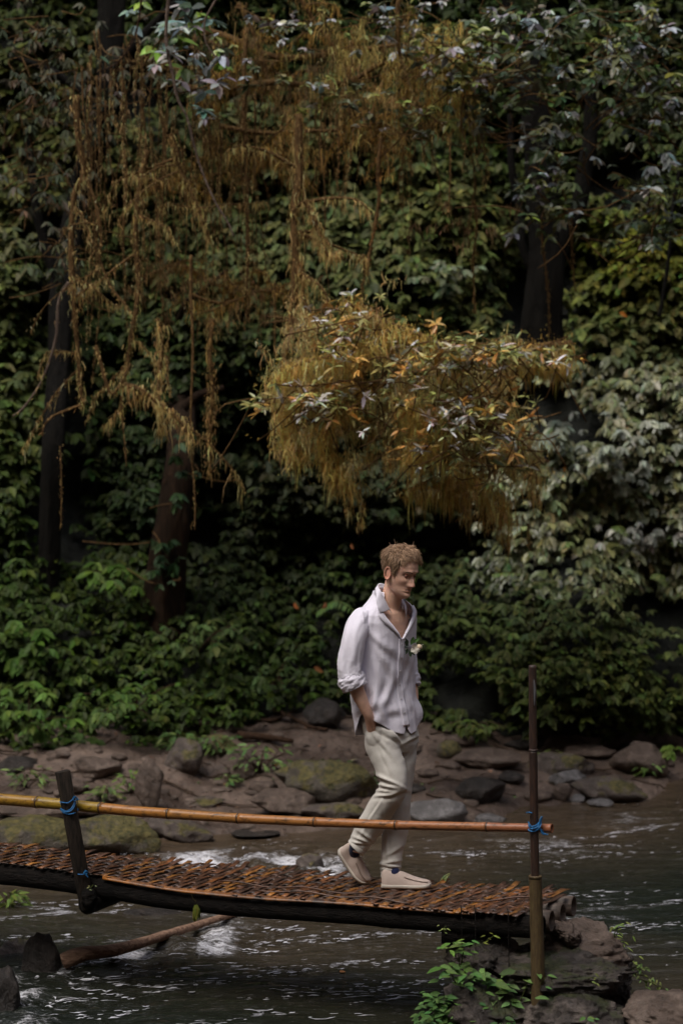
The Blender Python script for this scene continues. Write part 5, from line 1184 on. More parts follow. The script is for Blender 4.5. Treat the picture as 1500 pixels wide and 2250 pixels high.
# three neighbouring masses of foliage, split where the eye splits them
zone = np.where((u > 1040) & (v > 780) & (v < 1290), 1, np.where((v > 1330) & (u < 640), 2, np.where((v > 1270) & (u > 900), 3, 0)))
names = {0: ('hillside_foliage', 'dense dark leafy vines covering the steep slope'), 1: ('pale_sheen_foliage', 'curtain of drooping grey-green leaves on the right slope, pale with painted sky sheen'),
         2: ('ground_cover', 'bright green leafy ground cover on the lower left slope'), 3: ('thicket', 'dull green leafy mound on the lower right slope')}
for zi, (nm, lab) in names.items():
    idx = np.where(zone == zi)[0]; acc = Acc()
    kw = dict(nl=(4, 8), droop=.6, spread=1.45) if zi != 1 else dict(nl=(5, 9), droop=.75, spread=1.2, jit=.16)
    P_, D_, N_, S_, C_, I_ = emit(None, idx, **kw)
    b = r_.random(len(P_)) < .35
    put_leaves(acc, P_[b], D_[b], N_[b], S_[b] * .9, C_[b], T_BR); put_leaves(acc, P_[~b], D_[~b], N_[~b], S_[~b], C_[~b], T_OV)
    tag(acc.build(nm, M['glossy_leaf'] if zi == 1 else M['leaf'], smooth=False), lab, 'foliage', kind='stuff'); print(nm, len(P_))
    if zi in (1, 2, 3):                                                     # the nearest sprays, picked out one by one, belong to plants of their own
        pass
# outermost hands of leaves as plants of their own
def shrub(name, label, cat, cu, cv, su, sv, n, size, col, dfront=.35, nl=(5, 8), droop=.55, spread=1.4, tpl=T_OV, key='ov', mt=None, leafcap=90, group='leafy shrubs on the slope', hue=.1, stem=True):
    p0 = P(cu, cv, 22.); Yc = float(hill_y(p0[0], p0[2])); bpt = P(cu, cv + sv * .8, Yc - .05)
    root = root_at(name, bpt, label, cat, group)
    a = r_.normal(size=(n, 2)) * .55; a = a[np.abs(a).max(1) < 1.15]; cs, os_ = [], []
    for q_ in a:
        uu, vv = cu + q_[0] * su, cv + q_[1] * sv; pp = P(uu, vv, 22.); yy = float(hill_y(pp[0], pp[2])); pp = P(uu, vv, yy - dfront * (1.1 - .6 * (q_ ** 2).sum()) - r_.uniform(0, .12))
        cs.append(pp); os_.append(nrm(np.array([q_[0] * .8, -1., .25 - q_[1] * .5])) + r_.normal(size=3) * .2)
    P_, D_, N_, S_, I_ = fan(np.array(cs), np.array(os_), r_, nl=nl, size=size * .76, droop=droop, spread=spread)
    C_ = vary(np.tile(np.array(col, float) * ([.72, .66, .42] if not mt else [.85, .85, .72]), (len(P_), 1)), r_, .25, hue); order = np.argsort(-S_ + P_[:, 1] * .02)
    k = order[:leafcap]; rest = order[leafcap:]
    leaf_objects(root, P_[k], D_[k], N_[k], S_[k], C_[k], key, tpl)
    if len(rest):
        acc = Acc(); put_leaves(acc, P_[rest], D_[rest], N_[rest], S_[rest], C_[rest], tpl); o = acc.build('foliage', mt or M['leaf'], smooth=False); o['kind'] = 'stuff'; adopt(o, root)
    if stem:
        acc = Acc()
        for c in cs[::3]: V, Fc = tube(smooth_path([bpt + [0, .1, 0], (bpt + c) / 2 + [0, .08, .05], c], 8), .006, 4); acc.add(V, Fc)
        o = acc.build('stems', M['wet_stick']); adopt(o, root)
    return root
shrub('leafy_shrub', 'pale broad-leaved spray left of the brown tree trunk', 'shrub', 250, 1262, 90, 34, 14, .17, (.085, .16, .035), nl=(6, 8), leafcap=60)
shrub('leafy_shrub', 'shrub of long drooping bright leaves low at the left edge', 'shrub', 40, 1410, 80, 60, 16, .17, (.08, .17, .04), leafcap=60)
shrub('leafy_shrub', 'bright green shrub nearest the mud at the lower left edge', 'shrub', 60, 1560, 100, 60, 24, .125, (.10, .21, .05), leafcap=80)
shrub('leafy_shrub', 'low leafy shrub right of the lower left one, above the standing stone', 'shrub', 290, 1530, 120, 50, 26, .115, (.085, .17, .045), leafcap=80)
shrub('leafy_shrub', 'leafy mound at the foot of the brown tree trunk', 'shrub', 430, 1400, 110, 50, 26, .12, (.085, .15, .06), leafcap=80)
shrub('leafy_shrub', 'dull green shrub just left of the man at waist height', 'shrub', 600, 1470, 90, 60, 22, .115, (.055, .10, .035), leafcap=70)
shrub('leafy_shrub', 'big-leaved dark shrub in front of the brown tree trunk', 'shrub', 330, 1110, 80, 50, 12, .2, (.035, .07, .035), leafcap=50, tpl=T_NA, key='na')
shrub('leafy_shrub', 'spray of large greyish leaves high on the left above the vines\' ends', 'shrub', 50, 530, 80, 60, 12, .19, (.13, .16, .10), leafcap=50)
shrub('leafy_shrub', 'pale leafy branch hanging at the middle left edge', 'shrub', 60, 790, 70, 60, 14, .15, (.11, .15, .07), leafcap=50)
shrub('leafy_shrub', 'pale spray of leaves right of the long central root', 'shrub', 975, 600, 80, 50, 16, .16, (.18, .22, .14), leafcap=60, mt=M['glossy_leaf'])
shrub('leafy_shrub', 'drooping leaves silvery with painted sky sheen behind the dark notch on the right', 'shrub', 1190, 960, 100, 60, 24, .15, (.38, .42, .38), hue=.04, leafcap=80, droop=.75, mt=M['glossy_leaf'])
shrub('leafy_shrub', 'drooping shrub silvery with painted sky sheen at the right edge, palest of the slope', 'shrub', 1390, 990, 120, 100, 46, .15, (.44, .48, .45), hue=.04, leafcap=120, droop=.75, mt=M['glossy_leaf'])
shrub('leafy_shrub', 'row of leaves silvery with painted sky sheen below the palest shrub', 'shrub', 1390, 1170, 100, 40, 22, .14, (.46, .47, .47), hue=.04, leafcap=70, droop=.75, mt=M['glossy_leaf'])
shrub('leafy_shrub', 'yellow-green bush in the upper right beside the dark trunk', 'shrub', 1390, 590, 100, 60, 32, .11, (.22, .23, .045), leafcap=80, hue=.15)
shrub('leafy_shrub', 'rounded dull green bush right of the man\'s head', 'shrub', 1180, 1350, 110, 80, 44, .105, (.075, .115, .055), leafcap=90, dfront=.45)
shrub('leafy_shrub', 'leafy shrub behind the top of the thin post', 'shrub', 1190, 1480, 110, 50, 30, .11, (.08, .12, .045), leafcap=80)
shrub('leafy_shrub', 'low green plants along the foot of the right slope', 'shrub', 1380, 1590, 110, 26, 24, .10, (.12, .17, .055), leafcap=80)
shrub('leafy_shrub', 'small leafy plants at the slope foot between man and post', 'shrub', 1040, 1595, 70, 20, 14, .10, (.11, .15, .05), leafcap=60)
shrub('leafy_shrub', 'bright green tuft at the right edge just above the water', 'shrub', 1480, 1650, 40, 24, 10, .10, (.14, .24, .06), leafcap=40, dfront=.9)
# little plants on the bank: moss-green tufts in front of the slope
def tuft(label, u, vb, hpx, n, col, name='small_plant', wide=1., L=None, narrow=True, cat='plant', group='small plants on the bank', tpl=None, Y=None):
    if Y is None:
        p = hit_ground(u, vb)
    else: p = P(u, vb, Y)
    root = root_at(name, p, label, cat, group); s = p[1] / F; h_ = hpx * s * 1.25; n = int(n * 1.7)
    a = r_.uniform(0, 2 * np.pi, n); rad = r_.uniform(.1, 1, n) * h_ * .8 * wide
    pos = p + np.stack([np.cos(a) * rad, np.sin(a) * rad * .5, r_.uniform(.15, .85, n) * h_], -1); d = np.stack([np.cos(a), np.sin(a) - .3, r_.uniform(-.5, .4, n)], -1)
    S_ = r_.uniform(.7, 1.3, n) * (L or .07); C_ = vary(np.tile(np.array(col, float), (n, 1)), r_, .25)
    leaf_objects(root, pos, d, np.tile([0, -.5, 1.], (n, 1)) + r_.normal(size=(n, 3)) * .25, S_, C_, 'na' if narrow else 'ov', T_NA if narrow else T_OV)
    acc = Acc()
    for q_ in pos[::3]: V, Fc = tube([p, (p + q_) / 2 + [0, 0, .01], q_], .003, 3); acc.add(V, Fc)
    adopt(acc.build('stems', M['wet_stick']), root); return root
for a in [('bright leafy tuft growing beside the upright stone on the bank', 288, 1745, 52, 26, (.13, .20, .05)), ('low leafy tuft behind the handrail, left of the upright stone', 235, 1765, 36, 24, (.12, .17, .05)),
          ('pale leafy plant on the mud right of the wooden post top', 60, 1735, 46, 28, (.11, .16, .05)), ('green plant draping over the moss-topped dark boulder', 395, 1655, 42, 40, (.13, .21, .06)),
          ('spreading grassy tuft right of the squat brown boulder', 573, 1700, 60, 40, (.13, .22, .06)), ('bushy tuft left of the wedge stone, above the reddish log', 470, 1660, 44, 46, (.11, .18, .05)),
          ('tiny plant between the boulders near the bushy tuft', 500, 1725, 22, 14, (.11, .16, .05)), ('leafy cluster on top of the overgrown boulder', 715, 1722, 50, 60, (.11, .16, .055)),
          ('small leafy cluster on the right end of the overgrown boulder', 800, 1730, 30, 24, (.13, .18, .08)), ('small green plant on the dark mossy slab right of the post', 1212, 1672, 24, 14, (.13, .19, .05)),
          ('leafy tuft in front of the slanting boulder at right', 1420, 1705, 26, 18, (.14, .24, .06)), ('green tuft with a bent blade at the left river edge', 22, 2094, 30, 30, (.12, .17, .035))]:
    tuft(*a, wide=1.1)

# ferns: a rachis with paired leaflets
def fern(label, base, tip, nl=12, L=.10, col=(.14, .22, .05), group='fern fronds', droop=.2, name='fern_frond', w=.3):
    base, tip = np.array(base), np.array(tip); root = root_at(name, base, label, 'fern', group); ln = np.linalg.norm(tip - base)
    mid = (base + tip) / 2 + np.array([0, 0, droop * ln]); pth = smooth_path([base, mid, tip], 30); V, Fc = tube(pth, np.linspace(.004, .0015, 30), 5)
    adopt(mesh('rachis', V, Fc, M['moss'], tint=(.12, .14, .04)), root); ps, ds, ss = [], [], []
    for k in range(nl):
        f = .15 + .85 * k / nl; i = int(f * 29); t_ = nrm(pth[min(i + 1, 29)] - pth[i - 1]); sd_ = nrm(np.cross(t_, [0, -.5, 1.]))
        for sg in (-1, 1): ps.append(pth[i]); ds.append(sd_ * sg + t_ * .45 - np.array([0, 0, w])); ss.append(L * math.sin(np.pi * (.15 + .8 * f)) ** .7 * (1 - .35 * f))
    n = len(ps); leaf_objects(root, np.array(ps), np.array(ds), np.tile([0, -.4, 1.], (n, 1)), np.array(ss), vary(np.tile(np.array(col), (n, 1)), r_, .1), 'na', T_NA)
fern('light green fern frond behind the man\'s shoulder at left', P(690, 1350, 20.9), P(785, 1348, 20.5), 14, .11, (.12, .20, .05))
fern('pale yellow-green fern frond lying level right of the man\'s head', P(1075, 1262, 20.7), P(1145, 1262, 20.5), 14, .06, (.24, .33, .10), droop=.05)
fern('fern frond arching at the far right edge of the slope', P(1430, 1262, 21.3), P(1465, 1290, 21.1), 12, .08, (.16, .22, .06))
fern('dark fern frond beneath the palest shrub', P(1340, 1160, 21.2), P(1378, 1178, 21.0), 10, .08, (.16, .22, .05))
fern('tiny pale fern growing from the far edge of the bridge deck', deck(966, 1.02), P(988, 1919, deck(966, 1)[1] - .02), 9, .032, (.30, .36, .14), group='small greenery on the bridge', droop=.1, w=.1)

# ================================================================= TREES, BOUGHS AND HANGING VINES
def moss_on(acc, pts, n, L=(.03, .12), wid=.007, spread=.03, col=(.38, .25, .10), up=0.0):
    L = (L[0] * .6, L[1] * .62); wid = wid * .8; n = int(n * 1.15)
    """fringe of hanging moss threads along a path"""
    pts = np.asarray(pts, float); k = r_.uniform(0, len(pts) - 1.001, n); i = k.astype(int); f = (k - i)[:, None]; p = pts[i] * (1 - f) + pts[i + 1] * f
    p = p + r_.normal(size=(n, 3)) * spread * np.array([1, 1, .6]); ln = r_.uniform(L[0], L[1], n) * r_.random(n) ** .4
    w_ = wid * r_.uniform(.6, 1.3, n); a = r_.uniform(0, np.pi, n); s = np.stack([np.cos(a), np.sin(a) * .5, 0 * a], -1)
    sway = np.stack([r_.normal(size=n) * .42, r_.normal(size=n) * .42, -1 + up + 0 * a + r_.normal(size=n) * .55], -1)
    q1 = p + sway * ln[:, None] * .5 + r_.normal(size=(n, 3)) * .006; q2 = p + np.stack([sway[:, 0] * .6, sway[:, 1] * .6, sway[:, 2]], -1) * ln[:, None]
    V = np.stack([p - s * w_[:, None] / 2, p + s * w_[:, None] / 2, q1 - s * w_[:, None] * .45, q1 + s * w_[:, None] * .45, q2], 1)
    b = (np.arange(n) * 5)[:, None, None]; Fc = (np.array([[0, 1, 3], [0, 3, 2], [2, 3, 4]])[None] + b).reshape(-1, 3)
    c = vary(np.tile(np.array(col, float), (n, 1)), r_, .35, .08); acc.add(V.reshape(-1, 3), Fc, np.repeat(c, 5, 0))
def vine(label, pp, Y, r0, r1, nm=160, L=(.02, .09), m='vine_wood', wob=.03, col=(.66, .47, .19), group='hanging roots and vines', spread=None, subs=0, sd_=0, name='hanging_vine', cat='vine'):
    pts = smooth_path([P(u, v, Y + (q_[0] if q_ else 0)) for u, v, *q_ in pp], 46); pts = pts + wob * np.stack([noise(pts, 1.6, sd_ + 1), noise(pts, 1.6, sd_ + 2), 0 * pts[:, 0]], -1)
    root = root_at(name, pts[0], label, cat, group); rr = np.linspace(r0, r1, 46) * (1 + .25 * noise(pts, 5, sd_)); V, Fc = tube(pts, np.maximum(rr, .003), 7); adopt(mesh('stem', V, Fc, M[m]), root)
    for s in range(subs):
        i = int(r_.integers(8, 40)); p = pts[i]; dr = nrm(np.array([r_.choice([-1, 1]) * r_.uniform(.6, 1.2), r_.normal() * .4, r_.uniform(-.8, .5)])); ln = r_.uniform(.15, .5)
        q_ = smooth_path([p, p + dr * ln * .5, p + dr * ln + [0, 0, -.12 * r_.random()], p + dr * ln * 1.25 + [0, 0, -.25 * r_.random()]], 14)
        V, Fc = tube(q_, np.linspace(rr[i] * .6, .003, 14), 5); adopt(mesh('twig', V, Fc, M[m]), root)
        if nm: acc = Acc(); moss_on(acc, q_, nm // 4, L, .008, .012, col); o = acc.build('moss', M['moss'], smooth=False); o['kind'] = 'stuff'; adopt(o, root)
    if nm:
        acc = Acc(); moss_on(acc, pts, int(nm * 1.3), (L[0], L[1] * .8), .008, (spread or max(r0 * .8, .012)) * .8, col); o = acc.build('moss', M['moss'], smooth=False); o['kind'] = 'stuff'; adopt(o, root)
    return pts
mb = (.46, .31, .12)
VN = [
 ('moss-covered root hanging nearest the left dark trunk, bent at its lower end', [(172, 210), (175, 300), (185, 380), (165, 430), (152, 560), (162, 640), (170, 740), (178, 830), (182, 900)], 18.2, .028, .014, 420, dict(subs=5, L=(.03, .14))),
 ('thin bare root curving away to the lower left edge', [(150, 620), (128, 660), (122, 740), (98, 830), (60, 890), (30, 915)], 18.1, .014, .006, 30, dict(m='pale_vine')),
 ('bare hooked root crossing the left dark trunk', [(178, 890), (150, 900), (115, 915), (98, 935), (94, 958)], 18.1, .013, .005, 20, dict()),
 ('thin root zigzagging down right of the leftmost mossy one', [(190, 390), (215, 450), (225, 520), (220, 570), (240, 630), (262, 660), (285, 690)], 18.0, .015, .007, 140, dict(subs=3)),
 ('straight mossy root in the left part, halfway between the dark trunk and the brown tree', [(325, 330), (312, 400), (300, 470), (298, 560), (300, 640), (292, 720), (282, 800), (268, 850)], 18.3, .026, .014, 480, dict(L=(.03, .12), subs=4)),
 ('mossy fork slanting down left of the brown tree', [(208, 760), (222, 800), (238, 850), (250, 866), (262, 850), (285, 800)], 18.1, .016, .01, 120, dict()),
 ('short fringe-covered branch slanting down to the right, with orange tip', [(272, 845), (310, 855), (345, 880), (372, 900), (400, 925), (428, 972)], 17.9, .022, .010, 320, dict(L=(.05, .22), spread=.03, subs=2)),
 ('mossy limb bent like an elbow under the upper vines', [(370, 295), (385, 330), (398, 380), (420, 420), (440, 470), (458, 530)], 18.3, .024, .010, 380, dict(L=(.04, .16), subs=5)),
 ('long thin dark red root hanging in front of the brown tree trunk', [(424, 560), (420, 660), (424, 760), (420, 860), (421, 960), (424, 1060), (426, 1165)], 18.0, .012, .006, 60, dict(col=mb)),
 ('bare pale vine winding down from the top left of centre', [(375, -20), (365, 80), (380, 170), (390, 220), (410, 260), (422, 310), (440, 370), (470, 440), (500, 490), (512, 520)], 17.6, .014, .006, 0, dict(m='pale_vine')),
 ('thin pale vine looping at the top edge', [(490, -20), (465, 20), (452, 50), (455, 95), (480, 130)], 17.6, .009, .005, 0, dict(m='pale_vine')),
 ('thin dark vine curving across the black trunk at top left', [(318, -20), (305, 50), (285, 100), (255, 140), (215, 160)], 17.7, .008, .005, 0, dict(m='wet_stick')),
 ('straight golden root hanging left of centre', [(540, 60), (537, 240), (540, 330), (538, 440), (541, 530), (538, 600), (534, 650)], 18.4, .020, .010, 300, dict(L=(.02, .07))),
 ('thick golden mossy root at the centre that widens towards its foot', [(655, 250), (652, 330), (655, 400), (648, 480), (650, 560), (645, 640), (640, 700), (632, 760), (618, 830)], 18.0, .034, .024, 560, dict(L=(.05, .2), spread=.03, subs=5)),
 ('second strand fused to the thick golden root', [(652, 560), (662, 640), (675, 700), (685, 760), (690, 830)], 18.0, .02, .014, 420, dict(L=(.06, .25), spread=.035)),
 ('mossy branch slanting right beside the thick golden root', [(665, 440), (690, 480), (706, 520), (725, 560), (748, 552)], 17.9, .022, .012, 380, dict(L=(.05, .16), spread=.03)),
 ('reddish smooth root leaning left, right of centre', [(838, 300), (830, 380), (832, 430), (822, 500), (812, 560), (806, 605)], 18.3, .017, .010, 160, dict(col=(.38, .19, .06))),
 ('pair of shaggy roots hanging above the golden bush', [(792, 560), (794, 600), (790, 650), (800, 700)], 18.2, .012, .008, 160, dict()),
 ('shaggy dark golden root dangling right of the brown tree', [(465, 700), (462, 760), (468, 860), (458, 930), (462, 1040)], 18.2, .022, .008, 420, dict(L=(.04, .15), spread=.03, col=mb)),
 ('frayed root with hanging strands below left of the brown tree', [(345, 700), (350, 760), (345, 840), (352, 900), (358, 950)], 18.1, .02, .01, 420, dict(L=(.05, .2), spread=.03)),
 ('thin golden root alone between the left roots, ending in mid-air', [(372, 780), (374, 830), (378, 868)], 18.0, .010, .004, 60, dict()),
 ('thin root with a pale tip under the fringe-covered branch', [(268, 870), (268, 940), (272, 1025)], 18.1, .008, .004, 30, dict()),
 ('long thin brown root hanging at the far right dark trunk', [(1222, 330), (1232, 410), (1255, 480), (1258, 560), (1262, 640)], 19.5, .010, .006, 60, dict(col=mb)),
 ('thin golden-brown root in front of the right dark trunk', [(1190, 480), (1196, 560), (1200, 650), (1204, 740)], 19.6, .010, .006, 80, dict(col=mb)),
 ('short tufted roots hanging above the golden bush at right', [(1040, 440), (1045, 500), (1038, 570), (1045, 690)], 19.0, .012, .006, 120, dict(col=mb)),
 ('short root hanging below the pale curtain of leaves', [(1160, 1150), (1163, 1180), (1166, 1205)], 17.9, .006, .004, 40, dict()),
]
for k, (lab, pp, Y, r0, r1, nm, kw) in enumerate(VN): vine(lab, pp, Y, r0, r1, nm, sd_=k * 3 + 1, **kw)
for k, (u0, v0, v1, lab) in enumerate([(135, 980, 1160, 'thread-thin root hanging in front of the left dark trunk'), (345, 330, 560, 'thread-thin root just right of the straight mossy one'), (560, 200, 420, 'thread-thin root right of the straight golden one'),
                                       (740, 250, 420, 'thread-thin root hanging from the upper moss tangle'), (600, 620, 780, 'thread-thin root left of the thick golden one'), (270, 330, 520, 'thread-thin root over the black hollow'), (985, 300, 470, 'thread-thin root under the right end of the moss tangle')]):
    vine(lab, [(u0, v0), (u0 + 4, (v0 + v1) / 2), (u0 + 1, v1)], 18.2, .006, .004, 40, sd_=90 + k, col=mb)

def tree(label, pp, Y, r0, r1, m, branches=(), name='tree', flare=0., group='trees on the slope', n=26):
    pts = smooth_path([P(u, v, Y + (q_[0] if q_ else 0)) for u, v, *q_ in pp], 50); root = root_at(name, pts[0], label, 'tree', group)
    f = np.linspace(0, 1, 50); rr = r0 + (r1 - r0) * f; rr = rr + flare * np.exp(-f * 9); V, Fc = tube(pts, rr, n)
    Vg = V.reshape(50, n, 3); c = pts[:, None]; d = nrm(Vg - c); a = np.arange(n)[None] / n * 2 * np.pi
    rid = .10 * np.sin(a * 5 + 3 * f[:, None]) * np.exp(-f * 3)[:, None] + .16 * noise(np.stack([np.cos(a) + 0 * f[:, None], np.sin(a) + 0 * f[:, None], f[:, None] * 4 + 0 * a], -1), 1.8, 5) + .06 * noise(Vg, 9, 3)
    V = (Vg + d * (rr[:, None] * rid)[..., None]).reshape(-1, 3); adopt(mesh('trunk', V, Fc, M[m]), root)
    for (bp_, b0, b1) in branches:
        q_ = smooth_path([P(u, v, Y + (w_[0] if w_ else 0)) for u, v, *w_ in bp_], 30); q_ = q_ + .04 * np.stack([noise(q_, 2, 1), noise(q_, 2, 2), noise(q_, 2, 3)], -1)
        V, Fc = tube(q_, np.linspace(b0, b1, 30) * (1 + .2 * noise(q_, 4, 4)), 10); adopt(mesh('branch', V, Fc, M[m]), root)
    return root
def crown(root, kers, n, size, cols, nl=(4, 7), tpl=T_OV, key='ov', mt='leaf', droop=.35, Y=19., dY=.6, leafcap=120, jit=.35, part='crown'):
    cs, cc = [], []
    for (cu, cv, su, sv, wt_) in kers:
        m_ = int(n * wt_); a = r_.normal(size=(m_, 2)) * .6
        for q_ in a: cs.append(P(cu + q_[0] * su, cv + q_[1] * sv, Y + r_.uniform(-dY, dY)))
    cs = np.array(cs); keepn = fbm(cs, 1.6, 71, 2) > -.22; cs = cs[keepn]; os_ = nrm(r_.normal(size=cs.shape) * [1, .8, .35] + [0, -.5, 0])
    P_, D_, N_, S_, I_ = fan(cs, os_, r_, nl=nl, size=size, droop=droop, spread=1.6, jit=jit); ci = r_.choice(len(cols), len(cs), p=[c[1] for c in cols]); C_ = vary(np.array([c[0] for c in cols])[ci][I_], r_, .25)
    order = np.argsort(P_[:, 1] - S_ * 3); k = order[:leafcap]; rest = order[leafcap:]
    leaf_objects(root, P_[k], D_[k], N_[k], S_[k], C_[k], key, tpl); acc = Acc(); put_leaves(acc, P_[rest], D_[rest], N_[rest], S_[rest], C_[rest], tpl); o = acc.build(part, M[mt], smooth=False); o['kind'] = 'stuff'; adopt(o, root)
    acc = Acc()
    for c in cs[::3]:
        e_ = c + np.array([r_.normal() * .25, .1, -.1 + r_.normal() * .15]); V, Fc = tube(smooth_path([e_, (c + e_) / 2 + r_.normal(size=3) * .04, c], 6), .006, 3); acc.add(V, Fc)
    o = acc.build('twigs', M['vine_wood']); o['kind'] = 'stuff'; adopt(o, root); return cs
# brown tree
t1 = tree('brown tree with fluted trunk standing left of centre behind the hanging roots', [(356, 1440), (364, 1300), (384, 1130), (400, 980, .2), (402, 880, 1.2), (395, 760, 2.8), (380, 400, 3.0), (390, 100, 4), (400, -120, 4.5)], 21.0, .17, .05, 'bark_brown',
          [([(405, 905), (440, 870), (490, 850)], .05, .03), ([(395, 700, .8), (440, 640, .2), (500, 600, -.3)], .03, .015)], flare=.06)
# dark trunk at left with its crown
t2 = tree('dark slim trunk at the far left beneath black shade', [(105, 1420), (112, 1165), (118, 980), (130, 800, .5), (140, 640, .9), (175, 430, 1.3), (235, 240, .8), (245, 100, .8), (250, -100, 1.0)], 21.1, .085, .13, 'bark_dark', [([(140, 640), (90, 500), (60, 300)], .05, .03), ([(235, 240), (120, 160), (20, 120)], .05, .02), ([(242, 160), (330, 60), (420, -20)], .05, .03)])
crown(t2, [(90, 60, 120, 60, .22), (120, 200, 90, 80, .25), (60, 330, 90, 90, .25), (330, 100, 90, 70, .16), (150, 400, 70, 50, .12), (150, 560, 50, 80, .12), (220, 230, 50, 90, .1)], 420, .085, [((.05, .06, .03), .55), ((.12, .12, .08), .3), ((.10, .07, .04), .15)], tpl=T_NA, key='na', Y=19.0, droop=.9, leafcap=110)
# pale big leaves in front at the top
t4c = [((.22, .30, .26), .35), ((.20, .30, .05), .35), ((.42, .42, .42), .3)]
# right tree
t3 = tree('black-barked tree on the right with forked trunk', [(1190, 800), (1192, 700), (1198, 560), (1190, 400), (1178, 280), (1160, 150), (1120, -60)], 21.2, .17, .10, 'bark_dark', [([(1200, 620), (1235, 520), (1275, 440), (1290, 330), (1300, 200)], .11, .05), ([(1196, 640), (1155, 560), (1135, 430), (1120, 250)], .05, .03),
          ([(1300, 230), (1220, 190), (1130, 180), (1040, 210)], .04, .015), ([(1290, 300), (1380, 200), (1480, 150)], .04, .015), ([(1440, 700), (1470, 560), (1490, 380)], .02, .015)], flare=.05)
crown(t3, [(1180, 60, 150, 60, .16), (1090, 150, 90, 60, .10), (1400, 90, 110, 80, .20), (1250, 170, 120, 40, .10), (1420, 240, 90, 60, .14), (1420, 400, 80, 70, .12), (1200, 260, 60, 50, .06), (1450, 500, 60, 60, .06), (1050, 250, 50, 40, .06), (1195, 340, 60, 70, .09), (1225, 460, 50, 60, .06), (1150, 420, 30, 80, .04)], 620, .095,
      [((.05, .075, .03), .45), ((.15, .18, .035), .2), ((.34, .36, .36), .14), ((.10, .10, .045), .21)], Y=18.9, dY=.7, droop=.25, leafcap=150, mt='glossy_leaf')
# mossy tangle in the upper centre
tg = root_at('mossy_bough_tangle', P(400, 250, 19.2), 'tangle of moss-hung boughs across the upper middle of the forest', 'branches', 'mossy boughs')
acc_m = Acc()
tang = [([(400, 200), (520, 190), (640, 170), (760, 190), (860, 160), (980, 190), (1040, 210)], .03), ([(430, 60), (560, 110), (680, 130), (800, 100), (900, 90), (1000, 150)], .03), ([(480, 280), (600, 300), (700, 290), (820, 270), (900, 300)], .022),
        ([(640, -20), (700, 80), (760, 160), (820, 230)], .02), ([(520, 20), (560, 120), (600, 220), (650, 290)], .02), ([(880, -10), (860, 100), (900, 200), (980, 290)], .02), ([(960, 130), (1000, 230), (990, 270)], .015), ([(560, 330), (620, 350), (650, 400)], .018), ([(330, 120), (430, 150), (520, 160)], .015),
        ([(330, 600), (400, 590), (470, 620), (530, 610)], .014), ([(430, 640), (500, 660), (590, 640), (660, 650)], .014), ([(300, 420), (380, 410), (450, 460)], .012), ([(460, 210), (480, 320), (520, 380)], .014), ([(760, 200), (790, 300), (840, 330)], .014)]
for k, (c, r0) in enumerate(tang):
    q_ = smooth_path([P(a, b, 18.8 + .4 * math.sin(k * 2.3)) for a, b in c], 34); q_ = q_ + .09 * np.stack([noise(q_, 1.7, k), noise(q_, 1.7, k + 9), noise(q_, 1.7, k + 5)], -1)
    V, Fc = tube(q_, np.linspace(r0, r0 * .4, 34), 7); adopt(mesh('bough', V, Fc, M['vine_wood']), tg)
    g_l = 1 if c[0][0] > 0 and c[0][1] < 350 else .5
    moss_on(acc_m, q_, int(330 * g_l), (.04, .22), .009, .055, (.34, .235, .09)); moss_on(acc_m, q_, int(110 * g_l), (.03, .1), .009, .10, (.22, .15, .07), up=.7)
    for s in range(7):
        i = int(r_.integers(2, 32)); p = q_[i]; dr = nrm(r_.normal(size=3) * [1, .6, .9]); e_ = smooth_path([p, p + dr * .15 + r_.normal(size=3) * .03, p + dr * .32 + [0, 0, -.05]], 10); V, Fc = tube(e_, np.linspace(.008, .003, 10), 4); adopt(mesh('twig', V, Fc, M['vine_wood']), tg)
        moss_on(acc_m, e_, 80, (.03, .14), .008, .02, (.40, .25, .07))
for (cu, cv, su, sv, m_, cl) in [(985, 130, 60, 50, 2200, (.82, .54, .17)), (1000, 200, 50, 40, 1400, (.80, .53, .17)), (820, 120, 110, 60, 2000, (.48, .37, .13)), (600, 150, 100, 50, 1100, (.20, .14, .07)), (620, 330, 60, 30, 1100, (.66, .44, .16)), (740, 230, 110, 40, 1000, (.34, .25, .1)), (860, 230, 60, 40, 900, (.46, .31, .13)), (400, 620, 90, 50, 700, (.20, .13, .06)), (560, 660, 80, 50, 900, (.26, .17, .08)), (1010, 480, 60, 60, 500, (.24, .16, .08)), (480, 110, 60, 60, 400, (.16, .11, .06))]:
    a = r_.normal(size=(m_ // 55, 2)) * .8
    for q_ in a:
        c = P(cu + q_[0] * su, cv + q_[1] * sv, 18.7 + r_.uniform(-.35, .35)); moss_on(acc_m, np.array([c, c + r_.normal(size=3) * [.12, .12, .05]]), 30, (.03, .2), .009, .022, cl)
for k in range(120):                                            # thin roots dangling from the boughs
    u0 = r_.choice([r_.uniform(170, 560), r_.uniform(420, 1060)], p=[.6, .4]); v0 = r_.uniform(60, 330); v1 = v0 + r_.uniform(160, 560) * (1 if u0 < 760 else .5); dx = r_.normal() * 14; Y0 = 18.2 + r_.random()
    q_ = smooth_path([P(u0, v0, Y0), P(u0 + dx * .3 + r_.normal() * 8, (v0 * 2 + v1) / 3, Y0), P(u0 + dx * .8 + r_.normal() * 10, (v0 + v1 * 2) / 3, Y0), P(u0 + dx, v1, Y0)], 26); q_ = q_ + .02 * np.stack([noise(q_, 3, k), noise(q_, 3, k + 9), 0 * q_[:, 0]], -1)
    V, Fc = tube(q_, np.linspace(.007, .0025, 26) * r_.uniform(.6, 1.3), 5); adopt(mesh('dangling_root', V, Fc, M['vine_wood']), tg)
    moss_on(acc_m, q_, int(r_.uniform(10, 170)), (.02, .08), .006, .008, np.array((.52, .37, .16)) * r_.uniform(.6, 1.4))
